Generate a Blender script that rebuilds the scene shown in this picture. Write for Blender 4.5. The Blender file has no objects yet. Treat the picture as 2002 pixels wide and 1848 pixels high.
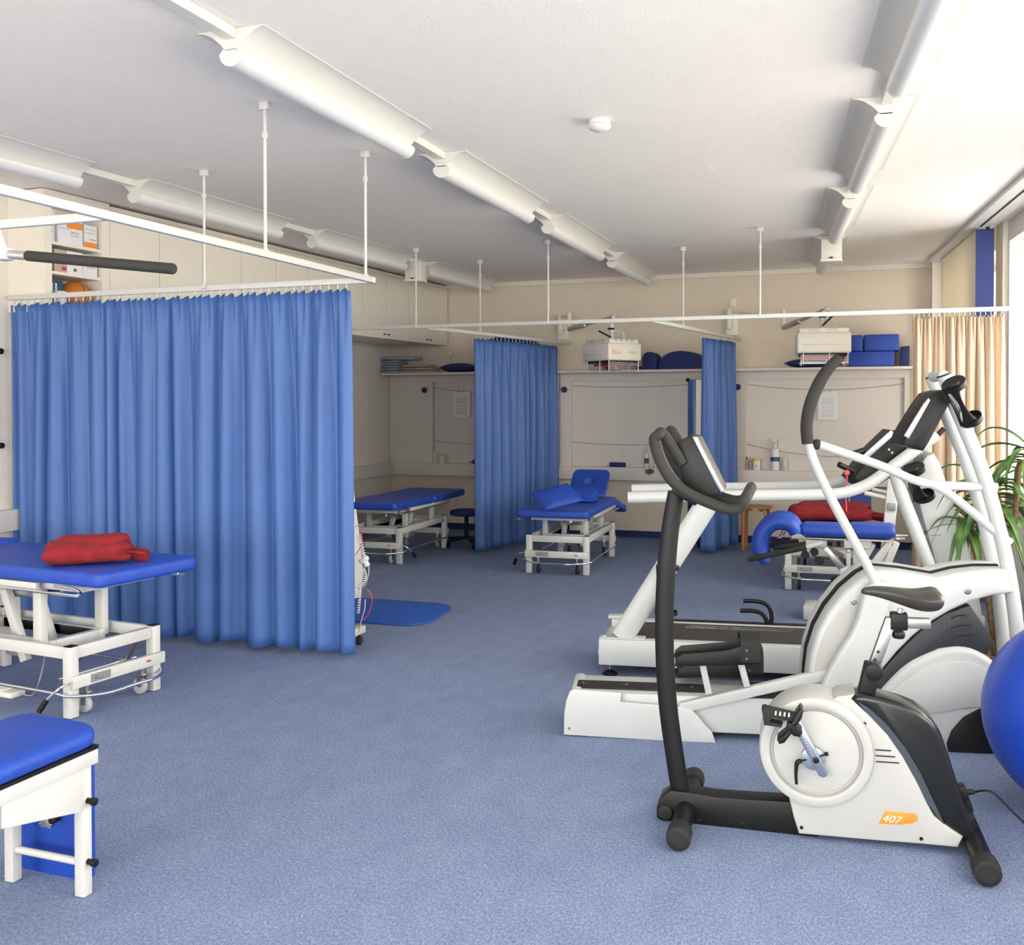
import bpy, bmesh, math, random
from mathutils import Vector, Matrix, Euler
random.seed(7)
PI = math.pi
C = bpy.context.scene.collection
V = Vector
# ------------------------------------------------------------------ camera model (frame 2002 x 1848)
FPX, YAW, PIT, ROL, PY, HC = 1975.96, .3552, .016, -.0007, 824.8, 1.5
CEIL, RAIL, YB = 2.963, 2.252, 11.26
def _cam():
    cy, sy, cp, sp, cr, sr = math.cos(YAW), math.sin(YAW), math.cos(PIT), math.sin(PIT), math.cos(ROL), math.sin(ROL)
    B = Matrix(((1,0,0),(0,0,-1),(0,1,0))); A = Matrix(((cy,sy,0),(-sy,cy,0),(0,0,1)))
    P = Matrix(((1,0,0),(0,cp,-sp),(0,sp,cp))); Q = Matrix(((cr,-sr,0),(sr,cr,0),(0,0,1)))
    return Q @ P @ B @ A
CM = _cam(); CMT = CM.transposed(); EYE = V((0,0,HC))
def ray(x, y): return CMT @ V(((x-1001)/FPX, (y-PY)/FPX, 1))
class Frame:
    """a vertical working plane set: u along azimuth, v away, z up; picks real positions on real planes"""
    def __init__(s, o, deg):
        s.o = V((o[0], o[1], 0)); s.a = math.radians(deg)
        s.R = Matrix.Rotation(s.a, 3, 'Z'); s.Ri = s.R.transposed()
    def hit(s, x, y, ax, val):
        o = s.Ri @ (EYE - s.o); d = s.Ri @ ray(x, y); t = (val-o[ax])/d[ax]; return o + d*t
    def v(s, x, y, v=0.0): return s.hit(x, y, 1, v)
    def u(s, x, y, u=0.0): return s.hit(x, y, 0, u)
    def z(s, x, y, z=0.0): return s.hit(x, y, 2, z)
    def poly(s, pts, v=0.0): return [s.v(x, y, v) for x, y in pts]
W = Frame((0, 0), 0)
# ------------------------------------------------------------------ materials
def mat(name, col, rough=.5, metal=0., bump=0., bscale=60., var=0., vscale=8., spec=.5, col2=None, emit=None):
    m = bpy.data.materials.new(name); m.use_nodes = True; nt = m.node_tree; b = nt.nodes['Principled BSDF']
    b.inputs['Roughness'].default_value = rough; b.inputs['Metallic'].default_value = metal
    b.inputs['Specular IOR Level'].default_value = spec
    c1 = (*col, 1)
    tc = nt.nodes.new('ShaderNodeTexCoord')
    n = nt.nodes.new('ShaderNodeTexNoise'); n.inputs['Scale'].default_value = vscale; n.inputs['Detail'].default_value = 3
    nt.links.new(tc.outputs['Object'], n.inputs['Vector'])
    r = nt.nodes.new('ShaderNodeValToRGB'); nt.links.new(n.outputs['Fac'], r.inputs['Fac'])
    c2 = (*col2, 1) if col2 else tuple([max(0, c*(1-var)) for c in col]) + (1,)
    r.color_ramp.elements[0].position = .35; r.color_ramp.elements[1].position = .65
    r.color_ramp.elements[0].color = c2; r.color_ramp.elements[1].color = c1
    nt.links.new(r.outputs['Color'], b.inputs['Base Color'])
    if bump:
        n2 = nt.nodes.new('ShaderNodeTexNoise'); n2.inputs['Scale'].default_value = bscale; n2.inputs['Detail'].default_value = 4
        nt.links.new(tc.outputs['Object'], n2.inputs['Vector'])
        bp = nt.nodes.new('ShaderNodeBump'); bp.inputs['Strength'].default_value = bump; bp.inputs['Distance'].default_value = .01
        nt.links.new(n2.outputs['Fac'], bp.inputs['Height']); nt.links.new(bp.outputs['Normal'], b.inputs['Normal'])
    return m
M = {}
M['ceiling'] = mat('ceiling_paint', (.90,.86,.80), .9, bump=.35, bscale=90, var=.02, spec=.2)
M['wall'] = mat('cream_wall_paint', (.70,.62,.51), .85, bump=.1, bscale=120, var=.03, spec=.2)
M['wall_light'] = mat('light_wall_paint', (.76,.71,.64), .85, bump=.1, bscale=120, var=.03, spec=.2)
M['panel'] = mat('laminate_panel', (.66,.62,.58), .6, var=.03, spec=.3)
M['cab'] = mat('cream_laminate', (.78,.73,.64), .5, var=.03, spec=.35)
M['white'] = mat('white_enamel', (.60,.60,.57), .35, var=.03)
M['cream'] = mat('cream_plastic', (.78,.75,.66), .4, var=.03)
M['lamp'] = mat('lamp_white', (.66,.65,.60), .4, var=.02)
M['diff'] = mat('opal_acrylic', (.70,.70,.69), .3, var=.01)
M['mach'] = mat('machine_white', (.51,.535,.535), .4, var=.02)
M['mach2'] = mat('machine_warm_grey', (.44,.445,.43), .45, var=.03, bump=.03, bscale=400)
M['slate'] = mat('slate_panel', (.025,.03,.036), .55, var=.1)
M['black'] = mat('black_plastic', (.006,.007,.008), .45, var=.15, spec=.3)
M['blackm'] = mat('black_rubber', (.011,.011,.012), .75, var=.2, bump=.1, bscale=200)
M['foam'] = mat('foam_grip', (.020,.019,.017), .75, bump=.2, bscale=300, var=.2)
M['steel'] = mat('brushed_steel', (.40,.39,.385), .36, 1., var=.1, vscale=40)
M['chrome'] = mat('chrome', (.8,.8,.82), .12, 1., var=.02)
M['alum'] = mat('aluminium', (.55,.54,.54), .35, .9, var=.05)
M['vinyl'] = mat('blue_vinyl', (.012,.064,.43), .45, bump=.25, bscale=260, var=.15, vscale=5)
M['navy'] = mat('navy_fabric', (.009,.022,.13), .7, bump=.2, bscale=200, var=.2)
M['mattb'] = mat('mat_blue', (.010,.085,.42), .7, bump=.15, bscale=220, var=.08)
M['curt'] = mat('blue_curtain', (.056,.140,.39), .5, bump=.1, bscale=500, var=.06, vscale=3)
M['beige'] = mat('beige_curtain', (.72,.55,.40), .55, bump=.1, bscale=400, var=.05, vscale=3)
M['blind'] = mat('cream_blind', (.80,.75,.62), .7, var=.02)
M['bluebl'] = mat('blue_blind', (.008,.022,.14), .6, var=.05)
M['red'] = mat('red_fleece', (.33,.012,.02), .95, bump=.8, bscale=300, var=.3, vscale=25)
M['ball'] = mat('blue_ball', (.008,.05,.42), .35, var=.05)
M['wood'] = mat('beech_wood', (.50,.22,.08), .45, var=.3, vscale=10)
M['woodt'] = mat('blue_rubber_towel', (.36,.42,.48), .9, bump=.4, bscale=120, var=.1)
M['pinkt'] = mat('pink_towel', (.50,.40,.34), .9, bump=.4, bscale=120, var=.1)
M['orange'] = mat('orange_print', (.80,.25,.02), .5)
M['ballo'] = mat('orange_leather', (.62,.20,.03), .6, bump=.2, bscale=200, var=.15)
M['yellow'] = mat('yellow_plastic', (.75,.52,.02), .4)
M['paper'] = mat('paper', (.72,.72,.74), .9, var=.02)
M['ink'] = mat('ink', (.06,.06,.07), .8)
M['greyp'] = mat('grey_plate', (.30,.30,.30), .4, .3)
M['cord'] = mat('dark_cord', (.10,.09,.08), .8)
M['dark'] = mat('dark_gap', (.02,.017,.015), .9)
M['redp'] = mat('red_plastic', (.6,.02,.02), .4)
M['pinkc'] = mat('pink_cable', (.65,.04,.07), .4)
M['grn'] = mat('leaf_green', (.035,.105,.02), .45, var=.5, vscale=14, col2=(.11,.21,.05))
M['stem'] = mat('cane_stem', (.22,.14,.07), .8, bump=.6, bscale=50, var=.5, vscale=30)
M['terra'] = mat('terracotta', (.30,.09,.05), .8, var=.1)
M['bookb'] = mat('blue_cover', (.03,.12,.25), .5, var=.5, vscale=30)
M['tyre'] = mat('grey_rubber', (.42,.44,.44), .6)
M['deck'] = mat('tread_belt', (.035,.033,.030), .7, bump=.2, bscale=400, var=.1)
M['mirror'] = mat('mirror_glass', (.85,.85,.82), .02, 1.)
M['clear'] = mat('frosted_plastic', (.6,.58,.5), .2)
# carpet
def carpet():
    m = bpy.data.materials.new('blue_carpet'); m.use_nodes = True; nt = m.node_tree; b = nt.nodes['Principled BSDF']
    b.inputs['Roughness'].default_value = 1; b.inputs['Specular IOR Level'].default_value = .08
    tc = nt.nodes.new('ShaderNodeTexCoord')
    mp = nt.nodes.new('ShaderNodeMapping'); mp.inputs['Scale'].default_value = (1, .55, 1); nt.links.new(tc.outputs['Object'], mp.inputs['Vector'])
    a = nt.nodes.new('ShaderNodeTexNoise'); a.inputs['Scale'].default_value = 120; a.inputs['Detail'].default_value = 5; a.inputs['Roughness'].default_value = .85
    c = nt.nodes.new('ShaderNodeTexNoise'); c.inputs['Scale'].default_value = 9; c.inputs['Detail'].default_value = 3
    d = nt.nodes.new('ShaderNodeTexNoise'); d.inputs['Scale'].default_value = 230; d.inputs['Detail'].default_value = 2
    for q in (a, c, d): nt.links.new(mp.outputs['Vector'], q.inputs['Vector'])
    mx = nt.nodes.new('ShaderNodeMath'); mx.operation = 'MULTIPLY_ADD'; mx.inputs[1].default_value = .12
    nt.links.new(c.outputs['Fac'], mx.inputs[0]); nt.links.new(a.outputs['Fac'], mx.inputs[2])
    m2 = nt.nodes.new('ShaderNodeMath'); m2.operation = 'MULTIPLY_ADD'; m2.inputs[1].default_value = .35
    nt.links.new(d.outputs['Fac'], m2.inputs[0]); nt.links.new(mx.outputs[0], m2.inputs[2])
    r = nt.nodes.new('ShaderNodeValToRGB'); e = r.color_ramp.elements
    e[0].position = .55; e[0].color = (.095,.125,.225,1); e[1].position = .92; e[1].color = (.32,.37,.50,1)
    x = e.new(.735); x.color = (.175,.225,.365,1)
    nt.links.new(m2.outputs[0], r.inputs['Fac']); nt.links.new(r.outputs['Color'], b.inputs['Base Color'])
    bp = nt.nodes.new('ShaderNodeBump'); bp.inputs['Strength'].default_value = .2; bp.inputs['Distance'].default_value = .003
    nt.links.new(d.outputs['Fac'], bp.inputs['Height']); nt.links.new(bp.outputs['Normal'], b.inputs['Normal'])
    return m
M['carpet'] = carpet()
def glass():
    m = bpy.data.materials.new('window_glass'); m.use_nodes = True; nt = m.node_tree
    for n in list(nt.nodes):
        if n.type != 'OUTPUT_MATERIAL': nt.nodes.remove(n)
    o = [n for n in nt.nodes if n.type == 'OUTPUT_MATERIAL'][0]
    t = nt.nodes.new('ShaderNodeBsdfTransparent'); g = nt.nodes.new('ShaderNodeBsdfGlossy'); g.inputs['Roughness'].default_value = .02
    x = nt.nodes.new('ShaderNodeMixShader'); x.inputs[0].default_value = .05
    nt.links.new(t.outputs[0], x.inputs[1]); nt.links.new(g.outputs[0], x.inputs[2]); nt.links.new(x.outputs[0], o.inputs[0])
    return m
M['glass'] = glass()
def translucent(name, col, k=.35):
    m = mat(name, col, .7, var=.03)
    nt = m.node_tree; b = nt.nodes['Principled BSDF']; o = [n for n in nt.nodes if n.type == 'OUTPUT_MATERIAL'][0]
    t = nt.nodes.new('ShaderNodeBsdfTranslucent'); t.inputs['Color'].default_value = (*col, 1)
    x = nt.nodes.new('ShaderNodeMixShader'); x.inputs[0].default_value = k
    nt.links.new(b.outputs[0], x.inputs[1]); nt.links.new(t.outputs[0], x.inputs[2]); nt.links.new(x.outputs[0], o.inputs[0])
    return m
M['beige'] = translucent('beige_curtain', (.84,.72,.57), .4)
M['blind'] = translucent('cream_blind', (.84,.79,.66), .4)
# ------------------------------------------------------------------ mesh helpers
def basis(d):
    d = d.normalized(); a = V((0,0,1)) if abs(d.z) < .9 else V((1,0,0))
    x = a.cross(d).normalized(); return x, d.cross(x).normalized(), d
class MB:
    def __init__(s): s.bm = bmesh.new()
    def _bev(s, faces_verts, bev, seg=2):
        pass
    def merge(s, b2):
        me = bpy.data.meshes.new('tmp'); b2.to_mesh(me); b2.free(); s.bm.from_mesh(me); bpy.data.meshes.remove(me); return s
    def box(s, c, size, rot=None, bev=0., seg=2):
        b = bmesh.new(); bmesh.ops.create_cube(b, size=1)
        for v in b.verts: v.co = V((v.co.x*size[0], v.co.y*size[1], v.co.z*size[2]))
        if bev: bmesh.ops.bevel(b, geom=list(b.edges), offset=min(bev, min(size)*.49), segments=seg, affect='EDGES', profile=.5)
        Rm = rot if isinstance(rot, Matrix) else (Euler(rot).to_matrix() if rot else Matrix.Identity(3))
        for v in b.verts: v.co = Rm @ v.co + V(c)
        return s.merge(b)
    def bb(s, x0, x1, y0, y1, z0, z1, bev=0., seg=2):
        return s.box(((x0+x1)/2, (y0+y1)/2, (z0+z1)/2), (abs(x1-x0), abs(y1-y0), abs(z1-z0)), None, bev, seg)
    def bar(s, p0, p1, w, h, bev=0., side=None):
        """rectangular tube from p0 to p1; w measured along `side`, h across"""
        p0 = V(p0); p1 = V(p1); d = p1-p0; L = d.length; d.normalize()
        x = V(side).normalized() if side is not None else basis(d)[0]
        x = (x - d*x.dot(d)).normalized(); y = d.cross(x)
        R = Matrix((x, y, d)).transposed()
        return s.box((p0+p1)/2, (w, h, L), R, bev)
    def cyl(s, p0, p1, r0, r1=None, seg=20, bev=0.):
        p0 = V(p0); p1 = V(p1); r1 = r0 if r1 is None else r1; x, y, d = basis(p1-p0)
        b = bmesh.new(); ra = []; rb = []
        for i in range(seg):
            a = 2*PI*i/seg; o = x*math.cos(a)+y*math.sin(a)
            ra.append(b.verts.new(p0+o*r0)); rb.append(b.verts.new(p1+o*r1))
        for i in range(seg): j = (i+1) % seg; b.faces.new((ra[i], ra[j], rb[j], rb[i]))
        b.faces.new(ra[::-1]); b.faces.new(rb)
        if bev:
            ed = [e for e in b.edges if len(e.link_faces) == 2 and any(len(f.verts) > 4 for f in e.link_faces)]
            bmesh.ops.bevel(b, geom=ed, offset=bev, segments=2, affect='EDGES', profile=.5)
        return s.merge(b)
    def tube(s, pts, r, seg=12, res=6, flat=1., up=None, caps=True):
        P = [V(p) for p in pts]; n = len(P); rr = r if isinstance(r, (list, tuple)) else [r]*n
        Q = []; Rr = []
        if res > 1 and n > 2:
            for i in range(n-1):
                a = P[max(i-1, 0)]; b_ = P[i]; c = P[i+1]; d = P[min(i+2, n-1)]
                for k in range(res):
                    t = k/res
                    Q.append(.5*((2*b_)+(c-a)*t+(2*a-5*b_+4*c-d)*t*t+(-a+3*b_-3*c+d)*t**3)); Rr.append(rr[i]*(1-t)+rr[i+1]*t)
            Q.append(P[-1]); Rr.append(rr[-1])
        else: Q = P; Rr = list(rr)
        rings = []; T0 = (Q[1]-Q[0]).normalized()
        x = (V(up)-T0*V(up).dot(T0)).normalized() if up is not None else basis(T0)[0]
        for i, q in enumerate(Q):
            t = (Q[min(i+1, len(Q)-1)]-Q[max(i-1, 0)]).normalized()
            x = (x-t*x.dot(t)).normalized(); y = t.cross(x)
            rings.append([s.bm.verts.new(q+(x*math.cos(2*PI*k/seg)*flat+y*math.sin(2*PI*k/seg))*Rr[i]) for k in range(seg)])
        for a, b_ in zip(rings, rings[1:]):
            for k in range(seg): s.bm.faces.new((a[k], a[(k+1) % seg], b_[(k+1) % seg], b_[k]))
        if caps: s.bm.faces.new(rings[0][::-1]); s.bm.faces.new(rings[-1])
        return s
    def prism(s, poly, vec, bev=0., seg=2, smooth=0):
        P = [V(p) for p in poly]
        if smooth:
            Q = []
            n = len(P)
            for i in range(n):
                a, b_, c, d = P[i-1], P[i], P[(i+1) % n], P[(i+2) % n]
                for k in range(smooth):
                    t = k/smooth; Q.append(.5*((2*b_)+(c-a)*t+(2*a-5*b_+4*c-d)*t*t+(-a+3*b_-3*c+d)*t**3))
            P = Q
        vec = V(vec); b = bmesh.new()
        A = [b.verts.new(p) for p in P]; B_ = [b.verts.new(p+vec) for p in P]; n = len(P)
        fa = b.faces.new(A[::-1]); fb = b.faces.new(B_)
        for i in range(n): b.faces.new((A[i], A[(i+1) % n], B_[(i+1) % n], B_[i]))
        bmesh.ops.recalc_face_normals(b, faces=list(b.faces))
        if bev:
            ed = [e for e in b.edges if fa in e.link_faces or fb in e.link_faces]
            bmesh.ops.bevel(b, geom=ed, offset=bev, segments=seg, affect='EDGES', profile=.5, clamp_overlap=True)
        big = [f for f in b.faces if len(f.verts) > 4]
        bmesh.ops.triangulate(b, faces=big, ngon_method='EAR_CLIP')
        return s.merge(b)
    def sphere(s, c, r, sc=(1,1,1), rot=None, seg=24):
        b = bmesh.new(); bmesh.ops.create_uvsphere(b, u_segments=seg, v_segments=seg//2, radius=r)
        Rm = Euler(rot).to_matrix() if rot else Matrix.Identity(3)
        for v in b.verts: v.co = Rm @ V((v.co.x*sc[0], v.co.y*sc[1], v.co.z*sc[2])) + V(c)
        return s.merge(b)
    def lathe(s, prof, o, axis=(0,0,1), seg=32):
        x, y, d = basis(V(axis)); o = V(o); rings = []
        for r, h in prof:
            rings.append([s.bm.verts.new(o+d*h+(x*math.cos(2*PI*k/seg)+y*math.sin(2*PI*k/seg))*max(r, 1e-5)) for k in range(seg)])
        for a, b_ in zip(rings, rings[1:]):
            for k in range(seg): s.bm.faces.new((a[k], a[(k+1) % seg], b_[(k+1) % seg], b_[k]))
        s.bm.faces.new(rings[0][::-1]); s.bm.faces.new(rings[-1]); return s
    def grid(s, fn, nu, nv):
        g = [[s.bm.verts.new(fn(i/nu, j/nv)) for j in range(nv+1)] for i in range(nu+1)]
        for i in range(nu):
            for j in range(nv): s.bm.faces.new((g[i][j], g[i+1][j], g[i+1][j+1], g[i][j+1]))
        return s
    def text(s, txt, size, p, xd, yd, depth=.002, sx=1., shear=0.):
        cu = bpy.data.curves.new('t', 'FONT'); cu.body = txt; cu.size = size; cu.extrude = depth/2; cu.shear = shear
        ob = bpy.data.objects.new('t', cu); C.objects.link(ob); bpy.context.view_layer.update()
        me = bpy.data.meshes.new_from_object(ob.evaluated_get(bpy.context.evaluated_depsgraph_get()))
        xd = V(xd).normalized(); yd = V(yd).normalized(); zd = xd.cross(yd)
        Rm = Matrix((xd, yd, zd)).transposed()
        for v in me.vertices: v.co = Rm @ V((v.co.x*sx, v.co.y, v.co.z)) + V(p)
        s.bm.from_mesh(me); bpy.data.objects.remove(ob); bpy.data.curves.remove(cu); bpy.data.meshes.remove(me); return s
    def mesh(s, name, m, ang=38):
        bmesh.ops.remove_doubles(s.bm, verts=list(s.bm.verts), dist=1e-6)
        bmesh.ops.recalc_face_normals(s.bm, faces=list(s.bm.faces))
        me = bpy.data.meshes.new(name); s.bm.to_mesh(me); s.bm.free()
        me.materials.append(m)
        me.polygons.foreach_set('use_smooth', [True]*len(me.polygons)); me.set_sharp_from_angle(angle=math.radians(ang))
        return me
RM = {}
def tag(o, label=None, cat=None, group=None, kind=None):
    if label: o['label'] = label
    if cat: o['category'] = cat
    if group: o['group'] = group
    if kind: o['kind'] = kind
    return o
def thing(name, label, cat, loc=(0,0,0), deg=0, group=None):
    o = bpy.data.objects.new(name, None); C.objects.link(o); o.location = loc; o.rotation_euler = (0,0,math.radians(deg)); o.empty_display_size = .1
    RM[o.name] = (Matrix.Translation(V(loc)) @ Matrix.Rotation(math.radians(deg), 4, 'Z')).inverted()
    return tag(o, label, cat, group)
def part(name, mb, m, parent, label=None, world=False, ang=38):
    me = mb.mesh(name, M[m] if isinstance(m, str) else m, ang)
    if world: me.transform(RM[parent.name])
    o = bpy.data.objects.new(name, me); C.objects.link(o); o.parent = parent; RM[o.name] = RM[parent.name]
    if label: o['label'] = label
    return o
def solo(name, mb, m, label=None, cat=None, group=None, kind=None, ang=38):
    me = mb.mesh(name, M[m] if isinstance(m, str) else m, ang)
    xs = [v.co for v in me.vertices]
    c = V(((min(v.x for v in xs)+max(v.x for v in xs))/2, (min(v.y for v in xs)+max(v.y for v in xs))/2, min(v.z for v in xs)))
    me.transform(Matrix.Translation(-c)); o = bpy.data.objects.new(name, me); C.objects.link(o); o.location = c
    RM[o.name] = Matrix.Translation(-c)
    return tag(o, label, cat, group, kind)
def struct(name, mb, m, parent=None, label=None):
    if parent: return part(name, mb, m, parent, label, world=True)
    return solo(name, mb, m, label=label, kind='structure')
def dup(o, parent=None):
    c = o.copy(); C.objects.link(c); c.parent = parent
    for ch in [x for x in bpy.data.objects if x.parent == o]: dup(ch, c)
    return c
# ================================================================== SETTING
WA = math.atan(.11)                                     # the window wall runs slightly askew
def wx(y): return .64 + .11*(11.26-y)
FW = None   # u = metres from the back corner towards the viewer; v<0 = outside?
LA = math.atan(-.18/5.99)
def lx(y): return -5.6 - .18*(y-5.27)/5.99
struct('floor', MB().bb(-6.3, 3.2, -3.2, 11.6, -.1, 0), 'carpet')
struct('ceiling', MB().bb(-6.3, 3.2, -3.2, 11.6, CEIL, CEIL+.15), 'ceiling')
struct('wall_back', MB().bb(-6.3, 3.2, YB, YB+.2, 0, CEIL), 'wall')
struct('wall_left', MB().prism([(lx(-3), -3, 0), (lx(YB), YB, 0), (lx(YB)-.3, YB, 0), (lx(-3)-.3, -3, 0)], (0,0,CEIL)), 'wall_light')
FILL_WIN = [(-5.55, -3.15), (-2.95, -.55), (-.35, 2.0)]  # unseen windows assumed behind the camera, added to brighten the room
mb = MB().bb(-6.3, 3.2, -3.2, -3.0, 0, .45).bb(-6.3, 3.2, -3.2, -3.0, 2.88, CEIL)
e = -6.3
for a, b in FILL_WIN: mb.bb(e, a, -3.2, -3.0, .45, 2.88); e = b
mb.bb(e, 3.2, -3.2, -3.0, .45, 2.88); struct('wall_front', mb, 'wall_light')
for i, (a, b) in enumerate(FILL_WIN):
    mb = MB().bb(a, b, -3.14, -3.08, .45, .51).bb(a, b, -3.14, -3.08, 2.82, 2.88).bb(a, a+.06, -3.14, -3.08, .45, 2.88).bb(b-.06, b, -3.14, -3.08, .45, 2.88).bb((a+b)/2-.04, (a+b)/2+.04, -3.14, -3.08, .45, 2.88)
    struct('window_%d' % (i+6), mb, 'white')  # frames of the added windows behind the camera
# right wall with window openings
dU = V((.11, -1, 0)).normalized(); dN = V((1, .11, 0)).normalized()   # dN points outside
O = V((.64, 11.26, 0))
def wp(u, n, z): return O + dU*u + dN*n + V((0,0,z))
WT = .32; SILL, HEAD = .82, 2.80
wins = [(.55, 1.95), (2.40, 4.75), (5.25, 7.6), (8.1, 10.4), (10.9, 13.1)]
mb = MB()
def wbox(mb, u0, u1, n0, n1, z0, z1, bev=0):
    return mb.prism([wp(u0, n0, z0), wp(u1, n0, z0), wp(u1, n1, z0), wp(u0, n1, z0)], (0,0,z1-z0), bev)
wbox(mb, -.1, 14.4, 0, WT, 0, SILL); wbox(mb, -.1, 14.4, 0, WT, HEAD, CEIL)
e = -.1
for a, b in wins: wbox(mb, e, a, 0, WT, SILL, HEAD); e = b
wbox(mb, e, 14.4, 0, WT, SILL, HEAD)
struct('wall_right', mb, 'wall_light')
for i, (a, b) in enumerate(wins):
    mb = MB(); t = .06
    for n0 in (WT-.12,):
        wbox(mb, a, b, n0, n0+.06, SILL, SILL+t); wbox(mb, a, b, n0, n0+.06, HEAD-t, HEAD)
        wbox(mb, a, a+t, n0, n0+.06, SILL, HEAD); wbox(mb, b-t, b, n0, n0+.06, SILL, HEAD)
        wbox(mb, (a+b)/2-.04, (a+b)/2+.04, n0, n0+.06, SILL, HEAD)
    w = solo('window_%d' % (i+1), mb, 'white', kind='structure')
    g = MB(); wbox(g, a+.05, b-.05, WT-.095, WT-.085, SILL+.05, HEAD-.05); part('window_pane', g, 'glass', w, world=True)
    g = MB(); wbox(g, a-.03, b+.03, -.06, WT-.13, SILL-.03, SILL+.002); part('window_sill', g, 'white', w, world=True)
# baseboards
struct('baseboard_back', MB().bb(lx(YB), .44, YB-.015, YB, 0, .075), 'navy')
struct('baseboard_left', MB().prism([(lx(-3), -3, 0), (lx(YB), YB, 0), (lx(YB)+.015, YB, 0), (lx(-3)+.015, -3, 0)], (0,0,.075)), 'navy')
struct('trim_ceiling_back', MB().bb(lx(YB), .45, YB-.03, YB, CEIL-.05, CEIL), 'wall_light')
# cladding on the back wall: pilasters and rails around three recessed boards
yf = 11.20
def bay(n, x0, x1, ix0, ix1, zt=1.885):
    mb = MB()
    mb.bb(x0, ix0, yf, YB, .80, zt); 
    if ix1 < x1: mb.bb(ix1, x1, yf, YB, .80, zt)
    mb.bb(ix0, ix1, yf, YB, 1.785, zt)
    return struct('trim_%d' % n, mb, 'panel')
bay(1, lx(YB)+.01, -3.57, -5.185, -3.62); bay(2, -3.56, -1.60, -3.42, -1.66); bay(3, -1.59, .22, -1.44, .17)
for n, (a, b) in enumerate([(-5.185, -3.62), (-3.42, -1.66), (-1.44, .17)]):
    struct('trim_%d' % (n+4), MB().bb(a, b, YB-.012, YB, .80, 1.785), 'panel')
# cable trunking
struct('trim_7', MB().bb(lx(YB)+.08, .44, YB-.13, YB, .655, .80, .004), 'panel')
mb = MB(); mb.prism([(lx(-3), -3, .66), (lx(11.12), 11.12, .66), (lx(11.12)+.085, 11.12, .66), (lx(-3)+.085, -3, .66)], (0,0,.14)); struct('trim_8', mb, 'panel')
# curtain track recessed along the window wall
mb = MB(); wbox(mb, .3, 14.2, -.30, -.10, CEIL-.035, CEIL-.001); tr = struct('trim_9', mb, 'white')
mb = MB(); wbox(mb, 2.35, 14.2, -.215, -.195, CEIL-.037, CEIL-.03); part('track_slot', mb, 'dark', tr, 'dark slot of the ceiling track', world=True)
struct('trim_12', MB().bb(.42, .64, 11.0, YB, 0, CEIL), 'wall_light')
struct('wall_pier', MB().prism([wp(2.08,-.035,0), wp(2.34,-.035,0), wp(2.34,0,0), wp(2.08,0,0)], (0,0,CEIL)), 'wall_light')
# ================================================================== long shelf over the cladding
solo('wall_shelf', MB().bb(lx(10.9)+.02, .25, 10.93, YB, 1.868, 1.895, .003), 'panel', 'long cream shelf running above the cladding on the back wall', 'shelf')
SH = 1.8955
# ================================================================== ceiling lamps
def make_lamp():
    r = thing('ceiling_lamp', 'lamp', 'ceiling lamp', (0,0,CEIL))
    L = 1.56
    # gull-wing reflector
    prof = []
    for k in range(13):
        t = k/12; x = .15*(1-t)+.026*t; z = -.006-.078*(t**1.9); prof.append((x, z))
    pts = prof+[(-x, z) for x, z in prof[::-1]]
    top = [(-.15, 0), (.15, 0)]
    poly = [V((x, 0, z)) for x, z in pts] + [V((-.15,0,-.0015)), V((.15,0,-.0015))]
    part('reflector', MB().prism(poly, (0,L,0)), 'lamp', r)
    arc = [V((.052*math.sin(a), -.004, -.095-.052*math.cos(a)*.98)) for a in [PI*(-.5+k/16) for k in range(17)]]
    tub = [V((.052,0,-.088))]
    body = [V((p.x, .012, p.z)) for p in arc] + [V((.036,.012,-.078)), V((-.036,.012,-.078))]
    part('diffuser', MB().prism(body, (0,L-.024,0)), 'diff', r)
    for y in (0, L-.012):
        part('end_cap', MB().prism([V((p.x*1.03, y, p.z-.001)) for p in body], (0,.012,0)), 'lamp', r)
    part('spine', MB().bb(-.028, .028, .01, L-.01, -.08, -.002), 'lamp', r)
    return r
lamp0 = make_lamp(); used = False
rowdef = [('middle', -2.39, 3.315, -.013, range(0, 4)), ('window', -.012+.24, 3.10, -.111, range(-1, 4)), ('cabinet', -4.60-.02, 3.28-.0, .042, range(-1, 4))]
rowdef[1] = ('window', .215, 3.10, -.111, range(0, 4)); rowdef[2] = ('cabinet', -4.672, 3.284, .042, range(0, 4))
LBL = {'middle': ['ceiling lamp, nearest and largest of the middle row', 'ceiling lamp of the middle row, left of the smoke detector', 'ceiling lamp, third from the front in the middle row', 'ceiling lamp, farthest of the middle row'],
 'window': ['ceiling lamp beside the windows, cut off by the top edge', 'ceiling lamp, second from the front in the window-side row', 'ceiling lamp of the window-side row, just before the emergency light', 'ceiling lamp of the window-side row, behind the emergency light'],
 'cabinet': ['ceiling lamp beside the cabinets, cut off by the left edge', 'ceiling lamp of the cabinet-side row, second from the left edge', 'ceiling lamp of the cabinet-side row, left of the emergency light', 'ceiling lamp of the cabinet-side row, right of the emergency light']}
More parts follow.
